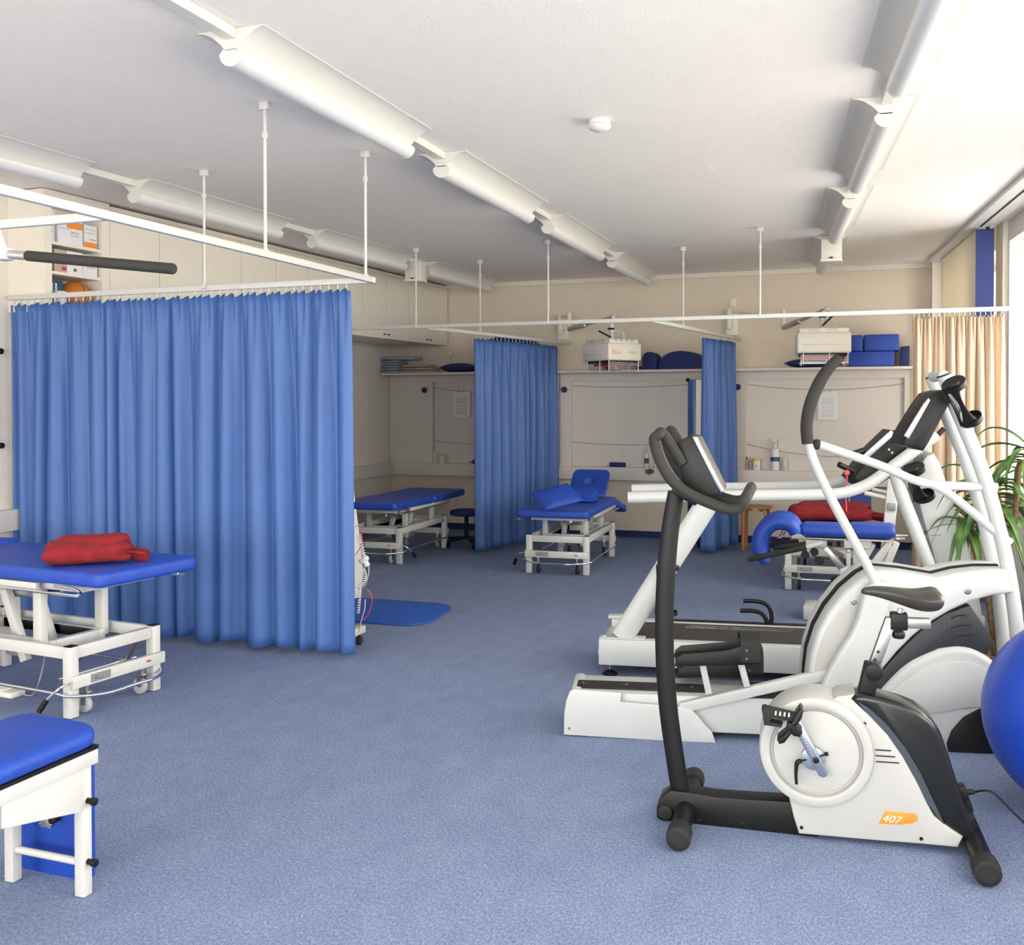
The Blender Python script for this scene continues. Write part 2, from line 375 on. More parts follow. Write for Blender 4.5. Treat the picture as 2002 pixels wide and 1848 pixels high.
for nm, x, y, az, rg in rowdef:
    d = V((math.sin(az), math.cos(az), 0))
    for k in rg:
        o = lamp0 if not used else dup(lamp0); used = True
        o.location = V((x, y, CEIL)) + d*2.03*k; o.rotation_euler.z = -az
        o['label'] = 'white ' + LBL[nm][k if nm != 'x' else k]
        o['group'] = 'gull-wing ceiling lamps in three rows'
    for k in range(-1, 3):
        a = V((x, y, 0)) + d*(2.03*k+1.56); 
        if k == -1 and nm != 'middle': continue
        if k == -1: a = a - d*.9
        b = V((x, y, 0)) + d*(2.03*(k+1)+.0)
        nms = {'middle': 'middle', 'window': 'window-side', 'cabinet': 'cabinet-side'}[nm]
        where = ['before its nearest lamp', 'between its first and second lamp', 'between its second and third lamp', 'between its third and last lamp'][k+1]
        r = thing('lamp_rail', 'white rail in the %s lamp row, %s' % (nms, where), 'lamp rail', (*((a+b)/2).xy, CEIL), -math.degrees(az), 'white rails linking the lamps')
        part('channel', MB().bar(a+V((0,0,CEIL-.022)), b+V((0,0,CEIL-.022)), .05, .04, 0, side=(1,0,0)), 'lamp', r, world=True)
        part('cable_plug', MB().cyl(b+V((0,0,CEIL-.032))-d*.002, b+V((0,0,CEIL-.032))-d*.02, .009), 'dark', r, 'dark rubber plug at the rail end', world=True)
def ceiling_box(px, py, y, lab, sz=(.17,.16,.12)):
    p = W.v(px, py, y); r = thing('emergency_light', lab, 'emergency light', (p.x, y, CEIL))
    part('housing', MB().box((p.x, y, CEIL-.12), (sz[0], sz[1], .17), None, .012), 'lamp', r, world=True)
    part('lens', MB().box((p.x, y, CEIL-.215), (sz[0]*1.05, sz[1]*1.05, .03), None, .01), 'diff', r, world=True)
    part('test_button', MB().box((p.x+.0, y-sz[1]*.54, CEIL-.20), (.03, .006, .012)), 'dark', r, world=True)
ceiling_box(813, 527, 9.15, 'white square emergency light box on the cabinet-side lamp row')
ceiling_box(1626, 480, 9.15-.0, 'white square emergency light box on the window-side lamp row')
# smoke detector, hook
p = W.z(1172, 235, CEIL)
r = thing('smoke_detector', 'round white smoke detector alone on the open ceiling', 'smoke detector', p)
part('base', MB().cyl(p, p-V((0,0,.022)), .055, bev=.003), 'diff', r, world=True)
part('sensor_head', MB().lathe([(.05,-.022),(.058,-.026),(.060,-.034),(.050,-.048),(.025,-.058),(0,-.06)], p, seg=32), 'diff', r, world=True)
p = W.z(1388, 318, CEIL)
solo('ceiling_hook', MB().tube([p, p-V((0,0,.03)), p-V((-.012,0,.045)), p-V((-.02,0,.035)), p-V((-.02,0,.026))], .003), 'white', 'small bare wire hook screwed into the white ceiling', 'hook')
# ================================================================== curtain rails
def rail_set(name, label, segs, rods, z=RAIL, sec=.034):
    r = thing(name, label, 'curtain rail', (segs[0][0][0], segs[0][0][1], z))
    for i, (a, b) in enumerate(segs):
        part('rail', MB().bar(V((*a, z-.02)), V((*b, z-.02)), .03, .036, .003, side=(0,0,1)) if False else MB().bar(V((a[0],a[1],z-.02+(a[2] if len(a)>2 else 0))), V((b[0],b[1],z-.02+(b[2] if len(b)>2 else 0))), sec, .028, .003, side=(0,0,1)), 'white', r, world=True)
    for x, y in rods:
        h = part('hanger_rod', MB().cyl((x, y, z-.003), (x, y, CEIL-.02), .0085, seg=10), 'white', r, world=True)
        part('ceiling_bracket', MB().box((x, y, CEIL-.02), (.05,.03,.038), None, .004), 'white', h, world=True)
        part('clamp', MB().box((x, y, CEIL-.16), (.022,.022,.03), None, .003), 'white', h, world=True)
        part('rail_clip', MB().box((x, y, z-.01), (.022,.036,.03), None, .003), 'white', h, world=True)
    return r
XA = -2.815; YA = 5.25
rail_set('curtain_rail', 'white curtain rail on three rods framing the front left cubicle', [((XA, 1.2), (XA, YA+.02)), ((lx(YA)+.01, YA), (XA+.015, YA)), ((lx(3.1)+.01, 3.12), (XA, 3.12))], [(XA, 4.17), (XA, 5.17), (-3.975, YA-.02)])
YR = 8.495
rail_set('curtain_rail', 'white curtain rail spanning the room in front of the back wall cubicles', [((-5.1, YR), (.87, YR)), ((-3.98, YR, -.012), (-3.44, YB-.04, -.012)), ((-1.86, YR, -.012), (-1.50, YB-.04, -.012))], [(-4.10, YR), (-2.81, YR), (-.98, YR), (-3.835, 9.42), (-1.765, 9.30)])
# ================================================================== curtains
def curtain(name, label, p0, p1, z0, z1, folds, amp, m, gath=0., seed=1, gliders=20, topamp=.4, tilt=(0,0), sub=1):
    rnd = random.Random(seed); p0 = V((*p0,0)); p1 = V((*p1,0)); d = (p1-p0); L = d.length; d.normalize(); n = V((-d.y, d.x, 0))
    ph = []; acc = 0; nf = folds
    knots = [0]
    for i in range(nf): knots.append(knots[-1]+rnd.uniform(.55, 1.5))
    T = knots[-1]; knots = [k/T for k in knots]
    am = [rnd.uniform(.45, 1.25) for _ in knots]; sk = [rnd.uniform(-.35, .35) for _ in knots]; dr = [rnd.uniform(-1, 1) for _ in knots]
    def fn(s, t):
        # t: 0 top, 1 bottom
        i = 0
        while i < nf-1 and s > knots[i+1]: i += 1
        f = (s-knots[i])/(knots[i+1]-knots[i])
        f2 = min(1, max(0, f)); a = am[i]*(1-f2)+am[i+1]*f2
        w = 1-math.exp(-t*7)
        fs = f2**(1+sk[i]*w)
        off = math.sin(2*PI*fs)*amp*a*(.35+.65*w)
        off += math.sin(2*PI*(s*nf*2.7+seed))*amp*topamp*math.exp(-t*9)
        off += math.sin(2*PI*(s*nf*.37+seed*.3))*amp*.5*t
        along = s*L + math.cos(2*PI*fs)*amp*.22*w*a
        drift = (dr[i]*(1-f2)+dr[i+1]*f2)*.03*t
        if i == 0: drift *= f2
        if i == nf-1: drift *= (1-f2)
        z = z1+(z0-z1)*t
        if t == 0: z += .012*math.sin(s*nf*2*PI*2.7)+rnd.uniform(-.003,.003)
        if t > .98: z += .012*math.sin(2*PI*s*nf*.5+seed)
        return p0 + d*(along+drift) + n*(off) + V((tilt[0]*t, tilt[1]*t, z))
    root = thing(name, label, 'curtain', ((p0+p1)/2 + V((0,0,z0))))
    cl = MB().grid(fn, nf*22*sub, 34)
    o = part('cloth', cl, m, root, world=True, ang=180)
    so = o.modifiers.new('thick', 'SOLIDIFY'); so.thickness = .0035
    g0 = None
    for k in range(gliders):
        s = (k+.5)/gliders; q = p0+d*(s*L)
        if g0 is None:
            g0 = part('glider', MB().box((0,0,0), (.006,.008,.05), None, .002), 'white', root)
            g0.location = root.matrix_world.inverted() @ V(q) if False else (q + V((0,0,z1+.03)) - root.location)
        else:
            g = g0.copy(); C.objects.link(g); g.parent = root; g.location = q + V((0,0,z1+.03)) - root.location
    return root
curtain('curtain', 'large wide blue curtain closing the front left cubicle', (lx(YA)+.03, YA), (-2.955, YA), .035, RAIL-.07, 17, .040, 'curt', seed=3, gliders=44)
curtain('curtain', 'blue curtain half drawn between the two rear left cubicles', (-3.86, 9.35), (-3.50, 10.86), .04, RAIL-.085, 11, .05, 'curt', seed=5, gliders=22)
curtain('curtain', 'narrow blue curtain bunched up beside the wheeled mirror', (-1.70, 10.15), (-1.53, 10.84), .04, RAIL-.085, 7, .075, 'curt', seed=8, gliders=9)
a = W.v(1782, 615, YR); b = W.v(1963, 615, YR)
curtain('curtain', 'beige curtain hanging beside the window at the right', (a.x, YR), (b.x, YR), .05, RAIL-.07, 9, .06, 'beige', seed=11, gliders=18)
# vertical blind and blue panel
r = thing('vertical_blind', 'cream vertical slat blind covering the rear window', 'blind', tuple(wp(1.6, -.12, SILL)))
for k in range(17):
    u = .60 + k*.098
    c = wp(u, -.19, 0); q = (dU*.05+dN*.022)
    part('slat', MB().prism([c-q+V((0,0,.7)), c+q+V((0,0,.7)), c+q+dN*.003+V((0,0,.7)), c-q+dN*.003+V((0,0,.7))], (0,0,CEIL-.74)), 'blind', r, world=True)
mb = MB(); wbox(mb, .5, 2.3, -.21, -.17, CEIL-.045, CEIL-.036); part('head_rail', mb, 'white', r, world=True)
pb = [W.z(1909, 437, CEIL-.03), W.z(1944, 437, CEIL-.03)]
yb_ = 8.93
x0 = W.v(1908, 437, yb_).x; x1 = W.v(1944, 437, yb_).x
r = thing('fabric_panel', 'dark blue fabric panel hanging between blind and window', 'blind', ((x0+x1)/2, yb_, .6))
part('panel_cloth', MB().bb(x0, x1, yb_, yb_+.006, .62, CEIL-.05), 'bluebl', r, world=True)
part('top_clip', MB().box(((x0+x1)/2+.02, yb_+.003, CEIL-.045), (.03,.02,.03)), 'dark', r, world=True)
# ================================================================== wall cabinets
FC = Frame((-5.29, 5.27), 90-math.degrees(math.atan(.29/5.99)))   # u towards the back wall, v<0 to the room
CB, CT = 2.235, 2.905
ua = Vector((math.sin(math.atan(.29/5.99)), math.cos(math.atan(.29/5.99)), 0)); un = V((ua.y, -ua.x, 0))
OC = V((-5.29, 5.27, 0))
def cp(u, n, z): return OC+ua*u+un*n+V((0,0,z))
def cbox(mb, u0, u1, n0, n1, z0, z1, bev=0):
    return mb.prism([cp(u0,n0,z0), cp(u1,n0,z0), cp(u1,n1,z0), cp(u0,n1,z0)], (0,0,z1-z0), bev)
def depth(u): return -(cp(u,0,0).x-lx(cp(u,0,0).y))+.012
seams = [.02, .575, 1.08, 1.57, 2.06, 2.55, 3.04, 3.53, 4.02, 4.51, 5.0, 5.49, 5.97]
units = [(1, 2), (2, 4), (4, 6), (6, 8), (8, 10), (10, 12)]
names = ['single-door unit right of the open shelf', 'double unit above the left part of the big curtain', 'double unit above the middle of the big curtain', 'double unit above the right part of the big curtain', 'double unit over the far left couch', 'double unit against the back wall']
for (a, b), nm in zip(units, names):
    u0, u1 = seams[a], seams[b]
    r = thing('wall_cabinet', 'cream wall cabinet, ' + nm, 'cabinet', tuple(cp((u0+u1)/2, -.15, CB)), 0, 'cream wall cabinets under the ceiling')
    mb = MB(); cbox(mb, u0+.001, u1-.001, depth((u0+u1)/2), -.019, CB, CT+.04); part('body', mb, 'cab', r, world=True)
    for i in range(a, b):
        mb = MB(); cbox(mb, seams[i]+.003, seams[i+1]-.003, -.018, 0, CB-.01, CT, .0015)
        dr = part('door', mb, 'cab', r, world=True)
        hu = (seams[i+1]-.045) if (i-a) == 0 else (seams[i]+.045)
        c = cp(hu, .006, CB+.035)
        part('handle', MB().sphere(c, .02, (.3, 1.35, .45), seg=12), 'bluebl', dr, 'small dark blue oval handle', world=True)
r = thing('shelf_unit', 'open cream shelf unit with boxes and a ball at the left end of the cabinets', 'shelf', tuple(cp(.3, -.15, CB)))
d0 = -.29
mb = MB()
CB2 = 2.135
cbox(mb, .0, .06, d0, 0, CB2, CT+.05); cbox(mb, .50, .574, d0, 0, CB2, CT+.05); cbox(mb, .06, .50, d0, d0+.015, CB2, CT+.05); cbox(mb, .06, .5, d0, 0, CT-.01, CT+.05); cbox(mb, .06, .5, d0, 0, CB2, CB2+.02)
part('carcass', mb, 'cab', r, world=True)
zs1, zs2 = 2.615, 2.415
for z in (zs1, zs2):
    mb = MB(); cbox(mb, .06, .50, d0+.015, -.01, z-.02, z); part('shelf_board', mb, 'cab', r, world=True)
mb = MB(); mb.bb(-5.63, -5.30, 5.262, 5.275, CB2, CT+.05)
part('side_panel', mb, 'cab', r, 'pale flat end panel facing the room', world=True)
mb = MB(); cbox(mb, -.0, 5.97, -.03, -.02, CT+.002, CEIL-.012); struct('trim_10', mb, 'dark')
mb = MB(); cbox(mb, -.0, 5.97, -.019, -.008, CT+.008, CEIL-.02); struct('trim_11', mb, 'cab')
# boxes etc. in the open shelf
def carton(u0, u1, n0, n1, z0, z1, m, lab, band=None, lines=True, name='carton', cat='box', group='cartons on the open shelf'):
    r = thing(name, lab, cat, tuple(cp((u0+u1)/2, (n0+n1)/2, z0)), 0, group)
    mb = MB(); cbox(mb, u0, u1, n0, n1, z0, z1, .002); part('carton_body', mb, m, r, world=True)
    if band:
        mb = MB(); cbox(mb, u0+band[0]*(u1-u0), u0+band[1]*(u1-u0), n1-.001, n1+.0012, z0+band[2]*(z1-z0), z0+band[3]*(z1-z0)); part('printed_band', mb, band[4], r, 'orange printed band' if band[4]=='orange' else 'printed patch', world=True)
    if lines:
        mb = MB()
        for k, (f, w, h) in enumerate(lines): cbox(mb, u0+f*(u1-u0), u0+(f+w)*(u1-u0), n1, n1+.001, z0+h*(z1-z0), z0+h*(z1-z0)+.006 - .003*(k > 0))
        part('print_lines', mb, 'greyp', r, 'rows of tiny dark print', world=True)
carton(.065, .11, -.2, -.03, zs1, zs1+.22, 'paper', 'narrow white carton at the left end of the top open shelf', lines=[(.1,.6,.3),(.1,.6,.38),(.1,.6,.46)])
carton(.13, .345, -.2, -.02, zs1, zs1+.165, 'paper', 'long white carton with orange stripe on the top open shelf', band=(.35,1,.68,.95,'orange'), lines=[(.5,.35,.5),(.5,.3,.42),(.5,.35,.36),(.05,.5,.62)])
carton(.36, .475, -.2, -.02, zs1, zs1+.16, 'paper', 'white carton with orange foot standing at the right of the top open shelf', band=(0,1,.02,.25,'orange'), lines=[(.4,.55,.36),(.1,.8,.65),(.1,.8,.8)])
carton(.10, .20, -.2, -.02, zs2, zs2+.155, 'pinkt', 'grey-sided carton at the left of the middle open shelf', band=(.6,1,.1,.25,'redp'), lines=[(.05,.7,.68),(.1,.5,.58)])
carton(.205, .345, -.2, -.02, zs2, zs2+.155, 'paper', 'white carton with a green dot in the middle of the middle open shelf', band=(.42,.6,.12,.25,'grn'), lines=[(.25,.5,.5),(.3,.35,.42)])
carton(.35, .475, -.2, -.02, zs2, zs2+.15, 'paper', 'plain white carton at the right of the middle open shelf', lines=[(.25,.6,.4)])
carton(.065, .255, -.13, -.11, CB2+.021, CB2+.235, 'bookb', 'dark blue book standing at the left of the lowest open shelf', name='book', cat='book', group=None, lines=False)
mb = MB()
for k in range(3): 
    q = cp(.115+.035*k, -.098, CB+.05); cbox(mb, .115+.035*k, .130+.035*k, -.11, -.1085, CB2+.12, CB2+.215)
b_ = [o for o in bpy.data.objects if o.name == 'book'][0]
part('title_lines', mb, 'paper', b_, 'pale vertical title lettering', world=True)
c = cp(.17, -.055, CB2+.021)
r = thing('tub', 'white round tub in front of the blue book on the lowest open shelf', 'tub', c)
part('tub_body', MB().lathe([(0,0),(.042,0),(.045,.004),(.048,.105),(0,.105)], c, seg=28), 'diff', r, world=True)
part('tub_lid', MB().lathe([(0,.105),(.052,.105),(.054,.110),(.052,.128),(.046,.132),(0,.132)], c, seg=28), 'diff', r, world=True)
c = cp(.375, -.135, CB2+.021)
r = thing('ball', 'orange leather ball with dark lacing on the lowest open shelf', 'ball', c)
part('ball_skin', MB().sphere(c+V((0,0,.113)), .113), 'ballo', r, world=True)
part('lacing', MB().tube([c+V((0,0,.113))+un*.1145*math.cos(t)+V((0,0,.1145*math.sin(t)))+ua*(-.01) for t in (-.5,-.25,0,.25,.5,.75)], .002, seg=6), 'ink', r, 'dark stitched lacing', world=True)
# ================================================================== left wall: blue hanging mat with knobs
r = thing('exercise_mat', 'dark blue mat hung flat on the left wall between black knobs', 'mat', (lx(5.0)+.03, 4.9, 1.24))
part('mat_sheet', MB().bb(lx(5.0)+.012, lx(5.0)+.035, 4.6, 5.12, 1.245, 1.855, .006), 'navy', r, world=True)
for z in (1.865, 1.235):
    part('knob', MB().cyl((lx(5.0)+.0, 5.14, z), (lx(5)+.06, 5.14, z), .02, bev=.004), 'black', r, world=True)
# exercise mat on floor
q = [W.z(x, y, 0) for x, y in ((878,1195),(800,1222),(730,1179))]
xr, yn, yfr = -2.99, 6.17, 6.82
r = thing('exercise_mat', 'flat bright blue exercise mat lying on the carpet behind the big curtain', 'mat', (-3.6, 6.5, 0))
pts = []
cor = [(-4.6, 6.10), (-2.93, 6.17), (-3.0, 6.93), (-4.7, 6.87)]
def rrect(cor, rad, z, n=6):
    out = []; N = len(cor)
    for i in range(N):
        p = V((*cor[i], z)); a = (V((*cor[i-1], z))-p).normalized(); b = (V((*cor[(i+1) % N], z))-p).normalized()
        s_, e_ = p+a*rad, p+b*rad
        for k in range(n+1): t = k/n; out.append(s_*(1-t)**2+p*2*t*(1-t)+e_*t*t)
    return out
part('mat_foam', MB().prism(rrect(cor, .22, .001), (0,0,.014), .003), 'mattb', r, world=True)
# ================================================================== treatment couches
def couch(label, o, deg, top, sections, blade=True, crank=-1, rails=True, side=True, arm=None, gauge=True):
    """local +x points to the foot end; base legs 1.2 x 0.54 m"""
    r = thing('treatment_couch', label, 'treatment couch', (*o, 0), deg, 'height adjustable blue treatment couches')
    X, Y = .575, .262; LH = .345
    for sx in (1, -1):
        for sy in (1, -1):
            l = part('leg', MB().bb(sx*X-.026, sx*X+.026, sy*Y-.026, sy*Y+.026, .004, LH, .004), 'white', r)
            part('end_cap', MB().bb(sx*X-.023, sx*X+.023, sy*Y-.023, sy*Y+.023, LH, LH+.004), 'black', l, 'black plastic cap')
    mb = MB()
    for sy in (1, -1): mb.bb(-X+.027, X-.027, sy*Y-.015, sy*Y+.015, LH-.062, LH-.004, .003)
    for sx in (1, -1): mb.bb(sx*X-.015, sx*X+.015, -Y+.027, Y-.027, LH-.062, LH-.004, .003)
    part('base_frame', mb, 'white', r)
    mb = MB(); mb.bb(-.45, .33, -.17, -.135, LH-.075, LH-.02, .003).bb(-.45, .33, .135, .17, LH-.075, LH-.02, .003).bb(.29, .33, -.135, .135, LH-.075, LH-.02, .003).bb(-.45, -.41, -.135, .135, LH-.075, LH-.02, .003)
    part('inner_frame', mb, 'white', r)
    for sx in (1, -1):
        b = part('crossbar', MB().bb(sx*X+sx*.027, sx*X+sx*.055, -Y-.03, Y+.03, .15, .208, .003), 'white', r)
        part('name_plate', MB().bb(sx*X+sx*.055, sx*X+sx*.0565, -Y+.07, -Y+.19, .16, .2), 'greyp', b, 'grey plate with a curved mark')
        c0 = sx*(X+.0572)
        part('plate_mark', MB().tube([(c0, -Y+.13+.035*math.cos(t), .18+.010*math.sin(t)) for t in [2.2+i*.35 for i in range(9)]], .0014, seg=5), 'ink', b, 'dark curved mark')
        part('sticker', MB().bb(sx*X+sx*.055, sx*X+sx*.056, Y-.10, Y-.07, .176, .186), 'redp', b, 'tiny red sticker')
        for sy in (1, -1):
            cx = sx*(X+.01) ; cy = sy*(Y-.085); w = .046
            k = part('castor', MB().cyl((cx, cy, .11), (cx, cy, .15), .014, seg=12).box((cx, cy, .105), (.045,.034,.014), None, .003).box((cx-.008, cy+.017, .075), (.03,.003,.06)).box((cx-.008, cy-.017, .075), (.03,.003,.06)), 'steel', r, 'steel castor fork')
            part('wheel', MB().cyl((cx-.015, cy-.013, w), (cx-.015, cy+.013, w), w-.004, seg=24, bev=.005), 'tyre' if gauge else 'blackm', k)
            part('castor_stem', MB().cyl((cx, cy, .14), (cx, cy, .19), .016, seg=12), 'white', k)
    # chrome foot rail around the end
    ln = [(-.5, -Y-.05, .125), (.45, -Y-.05, .125), (.60, -Y-.03, .115), (.70, -Y+.1, .11), (.705, 0, .11), (.70, Y-.1, .11), (.60, Y+.03, .115), (.45, Y+.05, .125), (-.5, Y+.05, .125)]
    part('foot_rail', MB().tube(ln, .0085, seg=10, res=5), 'chrome', r, 'chrome foot rail bent around the end')
    # lift posts
    for x in (.28, -.40):
        for sy in (1, -1):
            part('lift_post', MB().bb(x-.028, x+.028, sy*.19-.022, sy*.19+.022, LH-.06, top-.10, .004), 'white', r)
    part('lift_link', MB().bar((.05,-.09,.18), (-.12,-.09,top-.14), .04, .05, .003).bar((.05,.09,.18), (-.12,.09,top-.14), .04, .05, .003), 'white', r)
    part('motor', MB().cyl((-.30,-.03,top-.21), (.02,-.03,top-.19), .032, bev=.004).box((-.33,-.03,top-.21), (.10,.08,.09), None, .01), 'alum', r, 'aluminium motor tube')
    part('motor_rod', MB().cyl((.02,-.03,top-.19), (.24,-.03,top-.18), .012), 'chrome', r)
    part('control_box', MB().box((-.12, .03, .215), (.16,.11,.09), None, .01), 'greyp', r, 'grey control box')
    for s_ in (1, -1):
        part('gas_strut', MB().cyl((.54, s_*.18, .27), (.44, s_*.19, .15), .014).cyl((.44, s_*.19, .15), (.40, s_*.195, .10), .007), 'steel', r)
    part('axle', MB().cyl((.47, -.24, .17), (.47, .24, .17), .008), 'chrome', r)
    # crank with ribbed grip
    cy = crank*(Y+.05)
    ck = part('crank_lever', MB().tube([(X+.045, cy*.98, .185), (X+.03, cy*1.12, .17), (X-.01, cy*1.25, .12)], .006, seg=8), 'chrome', r)
    g = MB(); a = V((X-.01, cy*1.25, .12)); b = V((X-.035, cy*1.33, .065))
    g.cyl(a, b, .011)
    for k in range(7): q = a.lerp(b, (k+.5)/7); g.cyl(q, q+(b-a).normalized()*.004, .014)
    part('ribbed_grip', g, 'black', ck)
    # top frame
    xs = [s[0] for s in sections]+[s[1] for s in sections]
    xa, xb = -.72, .62
    mb = MB()
    for sy in (1, -1): mb.bb(xa, xb, sy*.22-.015, sy*.22+.015, top-.118, top-.075, .003)
    for x in (xa+.015, -.1, xb-.015): mb.bb(x-.015, x+.015, -.205, .205, top-.118, top-.08, .003)
    part('top_frame', mb, 'white', r)
    if side:
        mb = MB()
        for sy in (1, -1): mb.bb(-.65, .38, sy*.285-.012, sy*.285+.012, top-.112, top-.078, .003)
        part('side_beam', mb, 'white', r)
        for sy in (1, -1):
            part('side_handle', MB().tube([(.50, sy*.29, top-.085), (.64, sy*.30, top-.085), (.70, sy*.31, top-.10), (.69, sy*.335, top-.108), (.60, sy*.335, top-.11), (-.55, sy*.33, top-.11)], .0065, seg=8, res=4), 'chrome', r, 'chrome side handle rod')
    for k, sc in enumerate(sections):
        x0, x1, z0, z1, hole = sc[:5]; wid = sc[5] if len(sc) > 5 else .325; y0 = sc[6] if len(sc) > 6 else 0
        # mattress section: rounded slab, bent linearly from z0 at x0 to z1 at x1 (relative to top)
        nm = 'cushion'
        rad = .055
        pl = rrect([(x0, y0-wid), (x1, y0-wid), (x1, y0+wid), (x0, y0+wid)], rad, top-.07)
        b = MB()
        if not hole: b.prism(pl, (0,0,.07), .020, 3)
        else:
            # slab with a slot hole: build ring by bridging outer and inner loops
            hx, hw, hh = (x0+x1)/2+(.0 if x1 > 0 else -.0), .065, .05
            n = len(pl); 
            inn = []
            for p in pl:
                a = math.atan2(p.y, p.x-hx); inn.append(V((hx+hh*math.cos(a), hw*math.sin(a), p.z)))
            bm = b.bm; lv = []
            def ring(pts, dz, sc=1.0, cx=(x0+x1)/2):
                return [bm.verts.new(V((cx+(p.x-cx)*sc, p.y*sc, p.z+dz))) for p in pts]
            R_ = [ring(pl, .0, .95), ring(pl, .012), ring(pl, .055), ring(pl, .07, .95), ring(inn, .07), ring(inn, .0)]
            R_.append(R_[0])
            for A, B_ in zip(R_, R_[1:]):
                for i in range(n): bm.faces.new((A[i], A[(i+1) % n], B_[(i+1) % n], B_[i]))
        for v in b.bm.verts:
            t = (v.co.x-x0)/(x1-x0); dz = z0*(1-t)+z1*t; ang = math.atan2(z1-z0, x1-x0)
            v.co.x = x0+(v.co.x-x0)*math.cos(ang)-(0)*math.sin(ang) if abs(ang) > .3 and x1 > x0 and sc[0] >= -.3 and False else v.co.x
            v.co.z += dz
        part('cushion', b, 'vinyl', r)
    return r
# front left couch
couch('blue treatment couch at the front left carrying a folded red blanket', (-4.215, 4.11), -5.5, .72, [(-.50, .84, 0, 0, False), (-1.12, -.51, 0, .02, False)], crank=-1)
# red blanket on it
def blanket(label, c, deg, L, Wd, Hh, loc_name='blanket', seed=2, layers=3, sag=.0):
    r = thing(loc_name, label, 'blanket', c, deg)
    rnd = random.Random(seed)
    b = bmesh.new(); 
    nu, nv = 48, 28
    def fn(s, t, k):
        a = 2*PI*t; x = (s-.5)*L
        ex = (1-abs(2*s-1)**10)**.5
        y = Wd/2*math.copysign(abs(math.cos(a))**.75, math.cos(a)); z = Hh/2*math.copysign(abs(math.sin(a))**.8, math.sin(a))
        wob = 1+.03*math.sin(5*s+k)+.025*math.sin(9*s+2*a+k)+.012*math.sin(23*s-3*a)
        return V((x+.012*math.sin(3*a+k), y*wob*ex, max(-Hh/2, z*wob*ex*(1-.10*s+.06*math.sin(6*s+k)))))
    m1 = MB(); m1.grid(lambda s, t: fn(s, t, 1)+V((0,0,Hh/2)), nu, nv)
    part('outer_fold', m1, 'red', r, ang=180)
    m2 = MB(); m2.grid(lambda s, t: fn(s, t, 3)*.86+V((L*.03, Wd*.16, Hh*.78)), nu, nv)
    part('upper_fold', m2, 'red', r, ang=180)
    m3 = MB(); m3.grid(lambda s, t: V(((s-.5)*L*.36, (t-.5)*Wd*.62*(1-.3*s), .022*math.sin(2.2*PI*t+2*s)+.03*(1-s)*.8)) + V((L*.52, Wd*.05, .028)), 14, 18)
    o = part('loose_corner', m3, 'red', r, ang=180); md = o.modifiers.new('t', 'SOLIDIFY'); md.thickness = .014
    return r
F1 = Frame((0,0), 0)
a = F1.z(78, 1111, .722); b = F1.z(250, 1106, .722)
cc = (a+b)/2; 
blanket('thick folded dark red blanket on the front left couch', (cc.x-.075, cc.y+.11, .721), math.degrees(math.atan2(b.y-a.y, b.x-a.x))+2, (b-a).length*1.0, .25, .115)
# far left couch, middle couch, right couch
couch('blue treatment couch in the far left cubicle, head end lowered', (-4.60, 9.13), -87.5, .60, [(-.16, .80, -.015, 0, False), (-1.05, -.17, -.01, -.015, False)], crank=1, gauge=True)
couch('blue treatment couch in the middle cubicle with its head section raised', (-2.775, 9.13), -86.5, .60, [(-.55, .80, .0, -.01, False), (-.86, -.56, .25, .02, True, .19), (-1.0, -.57, -.13, -.03, False, .065, .27), (-1.0, -.57, -.13, -.03, False, .065, -.27)], crank=-1, gauge=False)
couch('blue treatment couch at the right with a dark red blanket over its end', (-.505, 9.07), -88, .54, [(-.5, .42, .0, -.0, False), (-1.0, -.51, .20, .02, True, .20), (-.92, -.51, .18, .03, False, .09, .31)], crank=1, gauge=False)
blanket('dark red blanket spread over the couch behind the therapy bench', (-.44, 8.86, .541), 1, .68, .52, .12, seed=5)
# pillow and bolster on the middle couch
p = W.v(1100, 1000, 8.75)
def cushion(name, label, c, size, rot, m, cat='cushion', group=None, pinch=.5):
    r = thing(name, label, cat, c, 0, group)
    Rm = Euler(rot).to_matrix()
    def fn(s, t, sg):
        x = (s-.5)*2; y = (t-.5)*2
        h = (1-abs(x)**2.2)*(1-abs(y)**2.2); h = max(0, h)**.55
        k = 1-.06*pinch*(1-abs(x*y))
        return Rm @ V((x*size[0]/2*k, y*size[1]/2*k, sg*h*size[2]/2))
    mb = MB(); mb.grid(lambda s, t: fn(s, t, 1), 18, 18); mb.grid(lambda s, t: fn(s, t, -1), 18, 18)
    for v in mb.bm.verts: v.co += V((0,0,0))
    part('cover', mb, m, r, ang=50)
    ed = [Rm @ V((x*size[0]/2, y*size[1]/2, 0)) for x, y in ((-1,-1),(1,-1),(1,1),(-1,1),(-1,-1))]
    part('piping', MB().tube(ed, .004, seg=6, res=1), m, r)
    return r
a = [W.v(x, y, 8.62) for x, y in ((1036,963),(1064,999),(1142,977),(1110,945))]
bl = W.z(1066, 998, .606); br_ = W.v(1143, 978, bl.y+.10); tl = W.v(1036, 963, bl.y+.14); tr_ = W.v(1109, 945, bl.y+.24)
r = thing('pillow', 'blue vinyl pillow leaning on the bolster of the middle couch', 'cushion', (bl+tr_)/2)
nrm = (br_-bl).cross(tl-bl).normalized()
def pf(s_, t, sg):
    x = (s_-.5)*2; y = (t-.5)*2; h = max(0, (1-abs(x)**2.4)*(1-abs(y)**2.4))**.55
    return bl*(1-s_)*(1-t)+br_*s_*(1-t)+tr_*s_*t+tl*(1-s_)*t+nrm*sg*.045*h+V((0,0,.0))
mb = MB(); mb.grid(lambda a_, b_: pf(a_, b_, 1), 18, 18); mb.grid(lambda a_, b_: pf(a_, b_, -1), 18, 18)
part('cover', mb, 'vinyl', r, world=True, ang=50)
